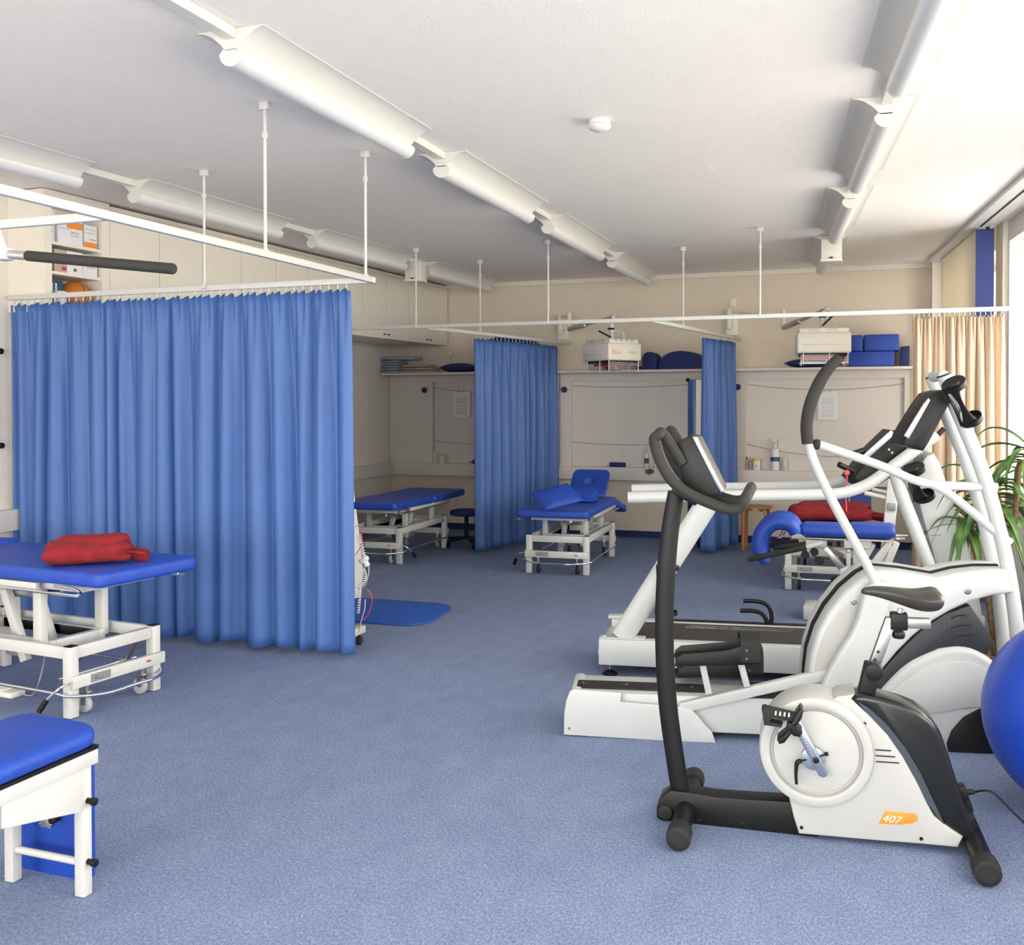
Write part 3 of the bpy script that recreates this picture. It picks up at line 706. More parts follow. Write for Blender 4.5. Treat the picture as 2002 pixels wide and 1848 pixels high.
part('piping', MB().tube([bl, br_, tr_, tl, bl], .004, seg=6, res=1), 'vinyl', r, world=True)
r = thing('bolster', 'short blue half-round bolster lying on the middle couch', 'bolster', (-2.765, 9.12, .605))
pr = [V((.0, -.09, 0)), V((0, -.095, .05))] + [V((0, -.085*math.cos(t), .05+.06*math.sin(t))) for t in [k*PI/10 for k in range(1, 10)]] + [V((0, .095, .05)), V((0, .09, 0))]
part('bolster_cover', MB().prism([V((-.22, p.y, p.z+.002)) for p in pr], (.44,0,0), .006), 'vinyl', r)
# low rolling stool by the far left couch
def rolling_stool(label, x, y, h, mcol):
    r = thing('rolling_stool', label, 'stool', (x, y, 0))
    part('seat', MB().lathe([(.02,-.01),(.16,-.01),(.175,.0),(.18,.02),(.17,.042),(.13,.05),(0,.052)], (x,y,h), seg=32), mcol, r, world=True)
    part('column', MB().cyl((x,y,.09), (x,y,h-.01), .022), 'black', r, world=True)
    for k in range(5):
        a = k*2*PI/5+.4; q = V((x+.24*math.cos(a), y+.24*math.sin(a), .075))
        l = part('base_arm', MB().bar((x,y,.10), q, .035, .025, .005), 'black', r, world=True)
        part('castor', MB().cyl(q+V((0,0,.0)), q-V((0,0,.02)), .009).cyl(q+V((-.012,0,-.045)), q+V((.012,0,-.045)), .028, bev=.005), 'black', l, world=True)
    return r
p = W.v(912, 1000, 9.9)
rolling_stool('rolling stool with dark blue seat between the far left couch and the curtain', p.x, 9.9, p.z-.03, 'navy')
rolling_stool('rolling stool standing behind the big curtain, castors showing below it', -3.85, 5.62, .5, 'navy')
p = W.z(350, 1262, 0)
# foot switch
a = W.z(20, 1353, .02); 
r = thing('foot_switch', 'small cream foot switch on the carpet under the front left couch', 'foot switch', (a.x, a.y, 0))
part('switch_body', MB().box((a.x-.02, a.y, .016), (.17,.09,.03), (0,0,-.1), .008), 'cream', r, world=True)
part('pedal', MB().box((a.x-.05, a.y, .036), (.07,.07,.016), (0,.15,-.1), .005), 'cream', r, world=True)
part('cable', MB().tube([(a.x+.065, a.y, .02), (a.x+.13, a.y+.02, .012), (a.x+.17, a.y+.03, .10), (a.x+.14, a.y+.1, .22)], .004, seg=8), 'greyp', r, world=True)
# ================================================================== tilting bench, bottom left
r = thing('padded_bench', 'narrow white framed bench with blue padded top in the bottom left corner', 'bench', (-2.44, 2.0, 0))
bx0, bx1, by = -2.60, -2.283, 2.425
for x in (bx1-.018, bx0+.018):
    for y in (by, 1.0):
        part('leg', MB().bb(x-.018, x+.018, y-.018, y+.018, .002, .44, .003), 'white', r, world=True)
for x in (bx1, bx0-.0):
    part('top_beam', MB().bb(x-.016, x+.014, .9, by+.032, .402, .446, .003), 'white', r, world=True)
part('top_beam', MB().bb(bx0, bx1-.017, by-.012, by+.012, .402, .440, .003), 'white', r, world=True)
part('side_gusset', MB().prism([V((bx1-.012, 2.408, .405)), V((bx1-.012, 2.408, .268)), V((bx1-.012, 2.10, .335)), V((bx1-.012, 1.9, .345)), V((bx1-.012, 1.9, .405))], (.016,0,0), .002), 'white', r, world=True)
part('gusset_seam', MB().bb(bx1+.0035, bx1+.005, 2.098, 2.101, .336, .404), 'greyp', r, world=True)
part('pad_board', MB().bb(bx0-.01, bx1+.012, .9, by+.035, .4465, .458), 'black', r, 'thin dark board under the pad', world=True)
pad = rrect([(bx0-.03, .85), (bx1+.022, .85), (bx1+.022, by+.045), (bx0-.03, by+.075)], .075, .4585, 8)
mb = MB().prism(pad, (0,0,.05), .022, 4)
for v in mb.bm.verts:
    if v.co.z > .48: 
        q = 1-((v.co.x+2.44)/.19)**2; v.co.z += .018*max(0, q)
part('padded_top', mb, 'vinyl', r, world=True, ang=60)
yf2 = 2.50
x0f = W.v(25, 1700, yf2).x; x1f = W.v(187, 1600, yf2+.045).x; zb2 = W.v(130, 1730, yf2).z
fp = MB().prism([V((p.x, yf2, -p.y)) for p in rrect([(x0f, -zb2), (x1f, -zb2), (x1f, -.435), (x0f, -.435)], .04, 0)], (0,.05,0), .014)
part('hanging_pad', fp, 'vinyl', r, 'blue flap pad hanging behind the legs', world=True)
br = W.v(90, 1608, yf2-.004); part('hinge_plate', MB().box((br.x, yf2-.004, br.z), (.045,.006,.034), None, .001), 'alum', r, world=True)
for x, y in ((78,1611),(99,1613)): q = W.v(x, y, yf2-.01); part('screw', MB().sphere((q.x, yf2-.008, q.z), .005, seg=10), 'steel', r, world=True)
for y in (1567,1687):
    q = W.u(168, y, bx1) ; part('screw_knob', MB().cyl((bx1-.001, by, q.z), (bx1+.016, by, q.z), .009, seg=14).cyl((bx1+.016, by, q.z), (bx1+.032, by, q.z), .0125, bev=.003), 'black', r, world=True)
q = W.v(106, 1602, 2.48); part('screw_knob', MB().cyl((q.x,2.465,q.z), (q.x,2.497,q.z), .012, bev=.003), 'black', r, world=True)
z = W.v(100, 1674, by).z
part('cross_tube', MB().cyl((bx0+.035, by, z), (bx1-.035, by, z), .0115), 'white', r, world=True)
# ================================================================== pull bar with foam grip, top left
yB = 2.5
a = W.v(-160, 484, yB); b = W.v(52, 500, yB); c = W.v(341, 526, yB)
r = thing('pull_bar', 'grey steel pull bar with a thick black foam grip hanging at upper left', 'exercise bar', a)
part('bar_tube', MB().cyl(a, b+(c-a)*.02, .0145), 'alum', r, world=True)
part('foam_grip', MB().cyl(b, c, .0168, seg=28, bev=.006), 'foam', r, world=True)
k = W.v(-60, 488, yB)
part('suspension_strap', MB().bar(W.v(8, 495, yB)+V((0,0,.016)), V((k.x-.25, yB, CEIL-.01)), .02, .003).box(W.v(8, 497, yB), (.05,.05,.04), None, .006), 'white', r, world=True)
part('suspension_strap', MB().bar(W.v(-150, 482, yB)+V((0,0,.016)), V((k.x-.25, yB, CEIL-.01)), .02, .003), 'white', r, world=True)
# ================================================================== treatment trolley behind the curtain edge
a = W.v(700, 1240, 5.55)
r = thing('electrotherapy_trolley', 'white therapy trolley with coiled leads half hidden by the big curtain', 'trolley', (-3.15, 5.62, 0))
TX = W.v(712, 1240, 5.62).x
part('body', MB().prism([V((TX-.42, 5.42, .30)), V((TX-.02, 5.42, .30)), V((TX-.0, 5.42, .45)), V((TX-.035, 5.42, .75)), V((TX-.05, 5.42, .85)), V((TX-.42, 5.42, .86))], (0,.20,0), .01), 'white', r, world=True)
part('top_unit', MB().box((TX-.24, 5.53, .92), (.34,.22,.11), (.2,0,0), .015), 'cream', r, world=True)
part('column', MB().bb(TX-.28, TX-.18, 5.46, 5.56, .11, .31, .005), 'white', r, world=True)
for sx in (-.44, 0):
    b_ = part('base_foot', MB().bb(TX+sx-.03 if sx else TX-.045, TX+sx+.01 if sx else TX+.012, 5.37, 5.62, .075, .12, .004), 'white', r, world=True)
    for y in (5.40, 5.59):
        part('castor', MB().cyl((TX+sx-.02, y, .075), (TX+sx-.02, y, .05), .01).cyl((TX+sx-.032, y, .028), (TX+sx-.004, y, .028), .027, bev=.005), 'blackm', b_, world=True)
part('base_bar', MB().bb(TX-.44, TX-.02, 5.47, 5.51, .08, .115), 'white', r, world=True)
def coil(p0, p1, rad, turns, th, bulge=(0,0,0)):
    p0 = V(p0); p1 = V(p1); x, y, d = basis(p1-p0); n = turns*10; pts = []
    for i in range(n+1):
        t = i/n; a_ = 2*PI*turns*t; pts.append(p0.lerp(p1, t)+(x*math.cos(a_)+y*math.sin(a_))*rad+V(bulge)*math.sin(PI*t))
    return pts
def wq(x, y, yy=5.38): return W.v(x, y, yy)
part('coiled_lead', MB().tube(coil(wq(702,1045), wq(712,1090), .011, 9, .002), .0028, seg=6, res=1), 'cream', r, world=True)
part('coiled_lead', MB().tube(coil(wq(709,1110), wq(700,1150), .011, 9, .002, (.03,0,0)), .0028, seg=6, res=1), 'cream', r, world=True)
part('coiled_lead', MB().tube(coil(wq(704,1150), wq(700,1200), .009, 10, .002), .0028, seg=6, res=1), 'cream', r, world=True)
part('probe', MB().bar(wq(704,1100), wq(719,1090), .035, .03, .008).bar(wq(712,1092), wq(719,1108), .03, .03, .008), 'white', r, world=True)
part('red_lead', MB().tube([wq(694,1030), wq(704,1030), wq(708,1052), wq(704,1072), wq(694,1086)], .0022, seg=6), 'redp', r, 'thin red lead loop', world=True)
part('red_lead', MB().tube([wq(718,1152), wq(727,1165), wq(727,1180), wq(718,1205), wq(704,1218), wq(702,1235)], .0022, seg=6), 'pinkc', r, 'pink lead loop near the floor', world=True)
part('grey_lead', MB().tube([wq(720,1105), wq(721,1120), wq(713,1145), wq(700,1150)], .003, seg=6), 'tyre', r, world=True)
part('grey_lead', MB().tube([wq(714,1172), wq(713,1190), wq(706,1215), wq(702,1232)], .0035, seg=6), 'tyre', r, world=True)
# ================================================================== exercise bike
FK = Frame((-.675, 3.643), 5)
r = thing('exercise_bike', 'white and black upright exercise bike in the right foreground', 'exercise bike', (-.675, 3.643, 0), 5)
def kp(x, y, v=0): return FK.v(x, y, v)
nv_ = -.075
def stab(u, lab):
    s_ = part('stabiliser', MB().cyl((u, -.25, .045), (u, .25, .045), .034), 'black', r)
    for sg in (-1, 1):
        part('end_cap', MB().lathe([(.0,0),(.03,0),(.041,.006),(.043,.03),(.042,.075),(.036,.08),(0,.08)], (u, sg*.30, .045), (0,-sg,0), 14).lathe([(0,-.0015),(.026,-.0015),(.027,.001)], (u, sg*.30, .045), (0,-sg,0), 20), 'blackm', s_)
    return s_
stab(0, ''); stab(.955, '')
P = [(1284,1600),(1283,1580),(1291,1560),(1312,1546),(1345,1550),(1400,1559),(1470,1564),(1550,1568),(1600,1600),(1600,1640),(1480,1628),(1350,1613),(1295,1607)]
part('main_beam', MB().prism(FK.poly(P, -.045), (0,.09,0), .008), 'black', r)
q = kp(1302, 1608, -.03); part('transport_wheel', MB().cyl((q.x, -.035, .035), (q.x, -.06, .035), .026, bev=.004), 'blackm', r)
post = [kp(x, y, 0) for x, y in ((1332,1560),(1318,1470),(1306,1380),(1300,1290),(1299,1200),(1303,1110),(1311,1030),(1322,962))]
part('post', MB().tube(post, [.034]*6+[.032,.030], seg=20, flat=.62, up=(0,1,0)), 'black', r, 'long curved dark post')
part('post_collar', MB().cyl(kp(1330,1562), kp(1327,1540), .040, .037), 'black', r)
# handlebar loop
near = [kp(x, y, -.17) for x, y in ((1462,962),(1456,986),(1432,997),(1385,985),(1335,960),(1305,925),(1287,885),(1276,858),(1282,845),(1296,851),(1312,890),(1328,915))]
nr = [kp(x, y, -.17) for x, y in ((1287,851),(1279,862),(1290,900),(1312,938),(1345,964),(1390,985),(1425,996),(1448,992),(1457,975))]
top_n = nr[0]; 
loopn = [V((p.x, -.17, p.z)) for p in nr]
loopf = [V((p.x, .17, p.z)) for p in nr]
full = loopf[::-1][:1]
part('handlebar', MB().tube([V((p.x+.012, .0, p.z+.02)) for p in loopn[-1:]] + [V((loopn[-1].x+.010, -.10, loopn[-1].z+.018))] + loopn[::-1] + [V((loopn[0].x+.012, -.15, loopn[0].z+.006)), V((loopn[0].x+.045, -.13, loopn[0].z-.045)), V((loopn[0].x+.075, -.11, loopn[0].z-.10))], .019, seg=16), 'foam', r, 'near grip of the looped handlebar')
part('handlebar', MB().tube([V((p.x+.012, .0, p.z+.02)) for p in loopf[-1:]] + [V((loopf[-1].x+.010, .10, loopf[-1].z+.018))] + loopf[::-1] + [V((loopf[0].x+.012, .15, loopf[0].z+.006)), V((loopf[0].x+.045, .13, loopf[0].z-.045)), V((loopf[0].x+.075, .11, loopf[0].z-.10))], .019, seg=16), 'foam', r, 'far grip of the looped handlebar')
q = kp(1330, 962, 0)
part('console_bracket', MB().box((q.x+.03, 0, q.z+.0), (.10,.26,.035), (0,.5,0), .008), 'black', r)
# console
P = [(1322,866),(1349,851),(1362,856),(1413,962),(1404,972),(1352,972),(1333,938)]
cs = part('console', MB().prism(FK.poly(P, -.105), (0,.21,0), .008), 'black', r)
P = [(1351,855),(1360,857),(1412,962),(1406,967)]
part('screen_bezel', MB().prism(FK.poly(P, -.098), (0,.196,0), .0).bm and MB().prism([p+V((.004,0,.003)) for p in FK.poly(P, -.108)], (0,.216,0), .003), 'chrome', cs, 'silver bezel strip')
P = [(1349,853),(1364,858),(1350,861)]
# white housing
P = [(1543,1562),(1552,1600),(1562,1631),(1640,1638),(1720,1645),(1800,1651),(1873,1658),(1883,1637),(1862,1624),(1843,1610),(1826,1596),(1812,1570),(1793,1530),(1765,1480),(1735,1437),(1700,1400),(1664,1368),(1672,1358),(1640,1362),(1605,1380),(1560,1480)]
part('housing', MB().prism(FK.poly(P, nv_), (0,.15,0), .010, 3), 'mach2', r, 'warm white side housing')
cen = kp(1595, 1467, nv_)
part('wheel_cover', MB().lathe([(0,-.022),(.135,-.022),(.140,-.020),(.143,-.008),(.150,-.008),(.155,-.026),(.168,-.030),(.185,-.024),(.190,-.010),(.190,.15),(.186,.16),(0,.16)], (cen.x, nv_, cen.z), (0,1,0), 64), 'mach2', r, 'round white flywheel cover')
# black rear fairing
P = [(1662,1366),(1690,1358),(1720,1364),(1760,1375),(1795,1389),(1822,1410),(1842,1440),(1856,1480),(1870,1525),(1886,1570),(1900,1610),(1912,1650),(1880,1645),(1868,1628),(1843,1610),(1820,1585),(1804,1550),(1780,1500),(1752,1458),(1720,1418),(1690,1390)]
part('rear_fairing', MB().prism([p+V((.0,0,0)) for p in FK.poly(P, -.068)], (0,.136,0), .018, 3), mat('gloss_black', (.008,.009,.010), .22), r, 'glossy black rear fairing')
part('tail_tube', MB().tube([kp(1888,1600), kp(1902,1640), V((.955,0,.055))], .03, seg=14, res=1), 'black', r)
P = [(1676,1372),(1700,1386),(1735,1418),(1770,1462),(1800,1512),(1822,1560),(1840,1598),(1850,1618),(1838,1604),(1812,1570),(1793,1530),(1765,1480),(1735,1437),(1700,1400)]
part('fairing_reflection', MB().prism(FK.poly(P, -.0715), (0,.02,0), .0), mat('slate_reflection', (.05,.06,.075), .3), r, 'slate blue painted reflection on the inner bevel of the fairing')  # slate strip paints the blue-grey reflection along the inner bevel
# seat post
a = kp(1688,1375); b = kp(1707,1297); d = (b-a).normalized()
part('post_sleeve', MB().bar(a, b, .06, .055, .006, side=(0,1,0)), 'black', r)
k = kp(1708, 1312, -.045); part('adjust_knob', MB().cyl((k.x, -.028, k.z), (k.x, -.07, k.z), .032, .030, bev=.006), 'black', r)
c_ = kp(1741, 1212)
sp = part('seat_post', MB().bar(b-d*.05, c_, .036, .036, .002, side=(0,1,0)), 'steel', r)
for px_, py_ in ((1717,1275),(1711,1290)):
    k = kp(px_, py_, -.0185); part('post_hole', MB().cyl((k.x, -.0182, k.z), (k.x, -.0188, k.z), .005), 'dark', sp)
a = kp(1731, 1216); b = kp(1819, 1219)
part('seat_slider', MB().bar(a, b, .034, .034, .002, side=(0,1,0)), 'steel', r)
k = kp(1757, 1214); part('slider_clamp', MB().box((k.x, 0, k.z), (.056,.05,.058), None, .006), 'black', r)
k2 = kp(1757, 1241); part('clamp_knob', MB().cyl(k, k2+V((0,0,.012)), .006).lathe([(.0,0),(.018,0),(.021,.006),(.021,.018),(.018,.024),(0,.024)], k2-V((0,0,.012)), (0,0,1), 8), 'black', r)
k3 = kp(1762, 1196); part('seat_stem', MB().cyl(k, k3+V((0,0,.01)), .012), 'chrome', r)
# seat: lofted saddle
n0 = kp(1683, 1158); n1 = kp(1843, 1168); L_ = n1.x-n0.x; zc = n0.z
mb = MB(); prof = [(0,.004,.004,.004,0),(.03,.018,.012,.012,.003),(.15,.024,.018,.016,.004),(.35,.034,.020,.028,.002),(.55,.058,.020,.040,-.004),(.72,.088,.022,.048,-.008),(.86,.104,.030,.048,-.006),(.95,.098,.028,.040,-.006),(1.0,.070,.014,.020,-.008)]
rings = []
for t, w_, up_, dn_, dz in prof:
    ring = []
    for k_ in range(24):
        a_ = 2*PI*k_/24; cx = math.cos(a_); sx_ = math.sin(a_)
        y = w_*math.copysign(abs(cx)**.8, cx); z = (up_ if sx_ > 0 else dn_)*sx_
        if sx_ > 0 and t > .5: z -= .010*max(0, 1-abs(y)/.03)*min(1, (t-.5)*4)
        ring.append(mb.bm.verts.new((n0.x+t*L_, y, zc+.002+dz+z+ .0)))
    rings.append(ring)
for A, B_ in zip(rings, rings[1:]):
    for k_ in range(24): mb.bm.faces.new((A[k_], A[(k_+1) % 24], B_[(k_+1) % 24], B_[k_]))
mb.bm.faces.new(rings[0]); mb.bm.faces.new(rings[-1])
o = part('saddle', mb, mat('saddle_vinyl', (.045,.040,.036), .4, var=.1), r, 'dark brown-grey saddle', ang=180)
md = o.modifiers.new('sub', 'SUBSURF'); md.levels = 2; md.render_levels = 2
# crank
vv = nv_-.05
hub = kp(1595, 1484, vv); top_ = kp(1553, 1404, vv); bot = kp(1608, 1509, vv)
dd = (top_-bot).normalized(); pr = V((dd.z, 0, -dd.x))
w_ = .0165
def capsule(a, b, w):
    d = (b-a).normalized(); p = V((d.z, 0, -d.x)); out = []
    for k in range(9): t = PI*k/8; out.append(b + p*w*math.cos(t) + d*w*math.sin(t))
    for k in range(9): t = PI*k/8; out.append(a - p*w*math.cos(t) - d*w*math.sin(t))
    return out
cr = part('crank_arm', MB().prism(capsule(bot, top_, w_), (0,-.012,0), .002), mat('blued_steel', (.42,.47,.52), .28, .9), r, 'steel crank arm with scale marks')
part('crank_disc', MB().cyl((hub.x-.008, vv+.035, hub.z-.002), (hub.x-.008, vv+.002, hub.z-.002), .040, bev=.003), mat('zinc_disc', (.36,.43,.50), .35, .8), r, 'zinc coloured crank disc')
part('axle_cap', MB().cyl((hub.x, vv, hub.z), (hub.x, vv-.018, hub.z), .0105, bev=.002), 'black', cr)
mb = MB()
for k in range(12):
    q = bot.lerp(top_, .34+.052*k) + pr*-.002; mb.box((q.x, vv-.0125, q.z), (.006,.001,.0012), (0,-math.atan2(pr.z, pr.x),0))
part('scale_marks', mb, 'paper', cr)
q = hub+V((.030,0,.013)); part('lock_pin', MB().cyl((hub.x, vv, hub.z+.002), (q.x, vv-.004, q.z+.006), .0025).sphere((q.x+.004, vv-.004, q.z+.008), .0075), 'black', r)
q = kp(1562, 1489, vv); q2 = kp(1556, 1532, vv)
part('clamp_lever', MB().cyl((hub.x-.01, vv+.01, hub.z), (q.x, vv, q.z), .004).tube([(q.x+.006, vv-.004, q.z+.003), (q.x-.006, vv-.004, q.z-.004), (q2.x-.0, vv-.006, (q.z+q2.z)/2), (q2.x+.002, vv-.006, q2.z)], [.008,.008,.006,.005], seg=10), 'black', r)
# pedal hanging on the near side
pd = V((top_.x, vv-.012, top_.z))
pv = pd.y
pe = part('pedal', MB().prism([V((p.x, pv-.005, p.z)) for p in FK.poly([(1520,1432),(1536,1420),(1558,1380),(1565,1372),(1570,1378),(1566,1392),(1553,1412),(1534,1437),(1524,1440)], pv)], (0,-.085,0), .006).cyl(pd, pd-V((0,.10,0)), .009).prism([V((p.x, pv-.005, p.z)) for p in FK.poly([(1541,1398),(1552,1402),(1568,1418),(1564,1426),(1552,1424),(1538,1412)], pv)], (0,-.085,0), .005), 'black', r)
s0 = FK.poly([(1490,1375),(1495,1373),(1510,1377),(1563,1390),(1560,1402),(1512,1393),(1504,1400),(1530,1405),(1528,1411),(1495,1406)], pv)
part('toe_strap', MB().prism([V((p.x, pv-.02, p.z)) for p in s0], (0,-.05,0), .002), 'blackm', pe)
mb = MB()
for k in range(4): q = FK.v(1517+k*8.5, 1386+k*1.2, pv-.02); mb.box((q.x, pv-.0705, q.z), (.005,.001,.014), (0,.1,0))
part('strap_slots', mb, 'paper', pe, 'light slots in the strap')
# slots and screws
mb = MB()
for k in range(3):
    a = kp(1711+k*.7, 1466+k*11.5, nv_); b = kp(1742+k*8, 1468+k*12, nv_); mb.bar((a.x, nv_-.0005, a.z), (b.x, nv_-.0005, b.z), .003, .004, side=(0,1,0))
part('vent_slots', mb, 'dark', r, 'three dark vent slots')
for k, (x, y) in enumerate(((1690,1415),(1567,1618),(1801,1640))):
    q = kp(x, y, nv_); part('screw', MB().cyl((q.x, nv_+.002, q.z), (q.x, nv_-.003, q.z), .006, seg=12), 'black', r)
for x, y in ((1368,1603),(1452,1609)):
    q = kp(x, y, -.045); part('screw', MB().cyl((q.x, -.044, q.z), (q.x, -.048, q.z), .005, seg=12), 'dark', r)
# orange badge 407
P = FK.poly([(1730,1586),(1760,1588),(1790,1591),(1795,1598),(1794,1605),(1783,1610),(1760,1612),(1718,1611)], nv_)
bd = part('badge', MB().prism([V((p.x, nv_+.001, p.z)) for p in P], (0,-.003,0), .0006), 'orange', r, 'orange badge reading 407')
q = kp(1727, 1608, nv_-.0025)
part('badge_text', MB().text('407', .034, (q.x-.006, nv_-.0025, q.z+.003), (1,0,-.035), (.035,0,1), .0015, 1.15, .35), 'paper', bd, 'white numerals 407')
q = kp(1783, 1597, nv_-.0025); part('badge_bar', MB().box((q.x, nv_-.003, q.z), (.022,.001,.003)), 'greyp', bd)
# power plug + cable
q = kp(1888, 1549, 0)
part('power_socket', MB().box((q.x-.012, 0, q.z), (.03,.05,.05), (0,-.3,0), .005), 'black', r)
cw = [FK.R @ p + FK.o for p in [kp(1889,1549), kp(1905,1549)]]
cw2 = [W.v(x, y, 3.70) for x, y in ((1905,1549),(1925,1546),(1945,1552),(1975,1582),(2003,1610),(2030,1640))]
cw2 += [V((.74, 3.62, .008)), V((.95, 3.5, .006)), V((1.35, 3.45, .006))]
pc = thing('power_cable', 'black power cable running from the exercise bike to the right', 'cable', (.5, 3.7, 0))
part('plug', MB().cyl(cw[0], cw[1], .010, .008, seg=14), 'black', pc, world=True)
cw2[0] = cw[1]
part('cord', MB().tube(cw2, .0035, seg=8), 'black', pc, world=True)
# ================================================================== gym ball
BC = V((.702, 4.186, .363))
r = thing('gym_ball', 'large shiny blue gym ball cut off by the right edge of the picture', 'gym ball', (BC.x, BC.y, 0))
part('ball_skin', MB().sphere(BC, .363, seg=64), 'ball', r, world=True, ang=180)
part('valve', MB().cyl(BC+V((-.30,-.2,.03)).normalized()*.361, BC+V((-.30,-.2,.03)).normalized()*.3645, .008), 'ball', r, world=True)
# ================================================================== cross trainer
FE = Frame((-1.349, 4.362), 12.5)
r = thing('cross_trainer', 'large white cross trainer with black foot trays behind the exercise bike', 'cross trainer', (-1.349, 4.362, 0), 12.5)
def ep(x, y, v=0): return FE.v(x, y, v)
def pl(pts, v): return FE.poly(pts, v)
zt_ = ep(1118, 1350, .02).z
P = [(1102,1437),(1103,1395),(1107,1370),(1114,1352),(1122,1348),(1170,1352),(1215,1355),(1213,1373),(1260,1377),(1300,1380),(1335,1383),(1352,1388),(1366,1402),(1378,1418),(1392,1432),(1399,1453),(1300,1449),(1200,1443)]
part('end_cover', MB().prism(pl(P, 0), (0,.02,0), .004), 'mach', r, 'curved white end cover')
ub = ep(1600, 1440, .1).x
part('base', MB().bb(.012, 1.35, .045, .34, .03, zt_-.012, .008), 'mach', r)
part('end_cover', MB().bb(.008, .06, .021, .345, .025, zt_-.004, .015), 'mach', r)
part('black_tread', MB().bb(.03, .62, .10, .22, zt_-.0125, zt_-.004, .002), 'blackm', r, 'black strip with bolt heads')
part('black_tread', MB().bb(.80, 1.3, .05, .30, zt_-.0125, zt_-.004, .002), 'blackm', r)
for u in (.06, .26, .56):
    part('bolt', MB().cyl((u, .16, zt_-.004), (u, .16, zt_+.0), .007, seg=12), 'steel', r)
q = ep(1113, 1424, 0); part('bolt', MB().cyl((q.x, .001, q.z), (q.x, -.003, q.z), .006, seg=12), 'steel', r)
q = ep(1115, 1440, .03); part('rubber_foot', MB().cyl((q.x+.0, .06, 0), (q.x, .06, .03), .02), 'tyre', r)
part('rubber_foot', MB().cyl((.05, .30, 0), (.05, .30, .03), .02), 'tyre', r)
# pedal arms
for v0, dy, k in ((.005, 0, 1), (.30, 26, .0)):
    a = ep(1330, 1386+dy*.6, v0); b = ep(1625, 1318, v0)
    if dy: a = V((a.x+.04, v0, a.z)); b = V((b.x, v0, b.z-.0))
    part('pedal_arm', MB().bar(V((a.x, v0+.02, a.z)), V((b.x, v0+.02, b.z)), .04, .045, .003, side=(0,1,0)), 'mach', r)
vs = (.0, .30)
def tray(v0, dx, dy):
    def q(x, y, v=v0): return ep(x+dx, y+dy, v0)
    base = part('foot_tray', MB().prism([V((p.x, v0-.06, p.z)) for p in [q(1320,1291),(q(1330,1284)),(q(1470,1283)),(q(1478,1293)),(q(1330,1297))]], (0,.16,0), .004), 'black', r, 'black foot tray')
    P = [q(1318,1296),q(1321,1282),q(1333,1273),q(1420,1266),q(1446,1258),(q(1482,1256)),q(1484,1292),q(1470,1293)]
    for vv_ in (v0-.064, v0+.096):
        part('tray_side', MB().prism([V((p.x, vv_, p.z)) for p in P], (0,.008,0), .001), 'black', base)
    # toe guard: broad band arching over the foot
    pts = []
    for k in range(13):
        t = PI*k/12; pts.append((v0+.02-.088*math.cos(t), .03+.052*math.sin(t)))
    a = q(1446,1250); b = q(1484,1250); z0 = q(1460,1288).z
    g = MB()
    out = [V((a.x, v0-.066, z0))] + [V((a.x, y, z0+.035+z)) for y, z in pts] + [V((a.x, v0+.106, z0))]
    inn = [V((a.x, v0+.098, z0))] + [V((a.x, v0+.02+(y-v0-.02)*.92, z0+.035+(z-.03)*.9+.03)) for y, z in pts[::-1]] + [V((a.x, v0-.058, z0))]
    g.prism(out+inn, (b.x-a.x,0,0))
    tg = part('toe_guard', g, 'blackm', base, 'broad black band over the toes')
    for yy in (1265,1281): 
        w = q(1457, yy); part('rivet', MB().cyl((w.x, v0-.066, w.z), (w.x, v0-.071, w.z), .006, seg=12), 'chrome', base)
    for x in (1372, 1447):
        s_ = q(x, 1292); e_ = ep(x+14, 1358-(x-1372)*.19, v0)
        part('tray_strut', MB().bar(V((s_.x, v0+.02, s_.z)), V((e_.x, v0+.02, e_.z)), .035, .028, .002, side=(0,1,0)), 'mach', base)
tray(.0, 0, 0); tray(.30, 6, 22)
# housing shells
P = [(1580,1356),(1581,1320),(1586,1280),(1600,1235),(1622,1195),(1652,1158),(1685,1130),(1714,1114),(1770,1120),(1835,1131),(1875,1121),(1920,1116),(1971,1116),(1984,1160),(1940,1166),(1898,1178),(1858,1196),(1820,1218),(1785,1246),(1755,1276),(1725,1312),(1700,1352),(1692,1390),(1640,1392),(1604,1375)]
hs = part('housing', MB().prism(pl(P, .02), (0,.145,0), .022, 3), 'mach', r, 'big white arched housing')
part('housing', MB().prism([p+V((0,0,0)) for p in pl([(x-2, y-3) for x, y in P], .02)], (0,.0,0)) if False else MB().prism([V((p.x, .19, p.z+.004)) for p in pl(P, .02)], (0,.13,0), .022, 3), 'mach', r)
Ps = pl(P, .02); cxx = sum(p.x for p in Ps)/len(Ps); czz = sum(p.z for p in Ps)/len(Ps)
part('black_seam', MB().prism([V((p.x+(.006 if p.x > cxx else -.006), .165, p.z+.005)) for p in Ps], (0,.025,0)), 'black', r, 'black rubber seam')
P = [(1592,1340),(1596,1290),(1612,1240),(1640,1198),(1675,1165),(1700,1150),(1690,1200),(1668,1260),(1640,1310),(1612,1355)]
part('relief_panel', MB().prism(pl(P, .018), (0,.006,0), .002, smooth=3), 'mach2', r, 'raised cream relief')
P = [(1594,1392),(1605,1351),(1624,1307),(1646,1270),(1668,1235),(1681,1200),(1688,1170),(1700,1145),(1742,1142),(1742,1180),(1722,1235),(1702,1290),(1684,1340),(1668,1392)]
part('front_rib', MB().prism(pl(P, -.045), (0,.062,0), .016, 3, smooth=3), 'mach', r, 'smooth white rib taking in the pedal arm')
for x, y in ((1669,1177),(1892,1156)):
    q = ep(x, y, .02); part('cap_screw', MB().lathe([(0,-.006),(.008,-.006),(.009,-.003),(.014,-.002),(.016,.001)], (q.x, .02, q.z), (0,1,0), 20), 'steel', r)
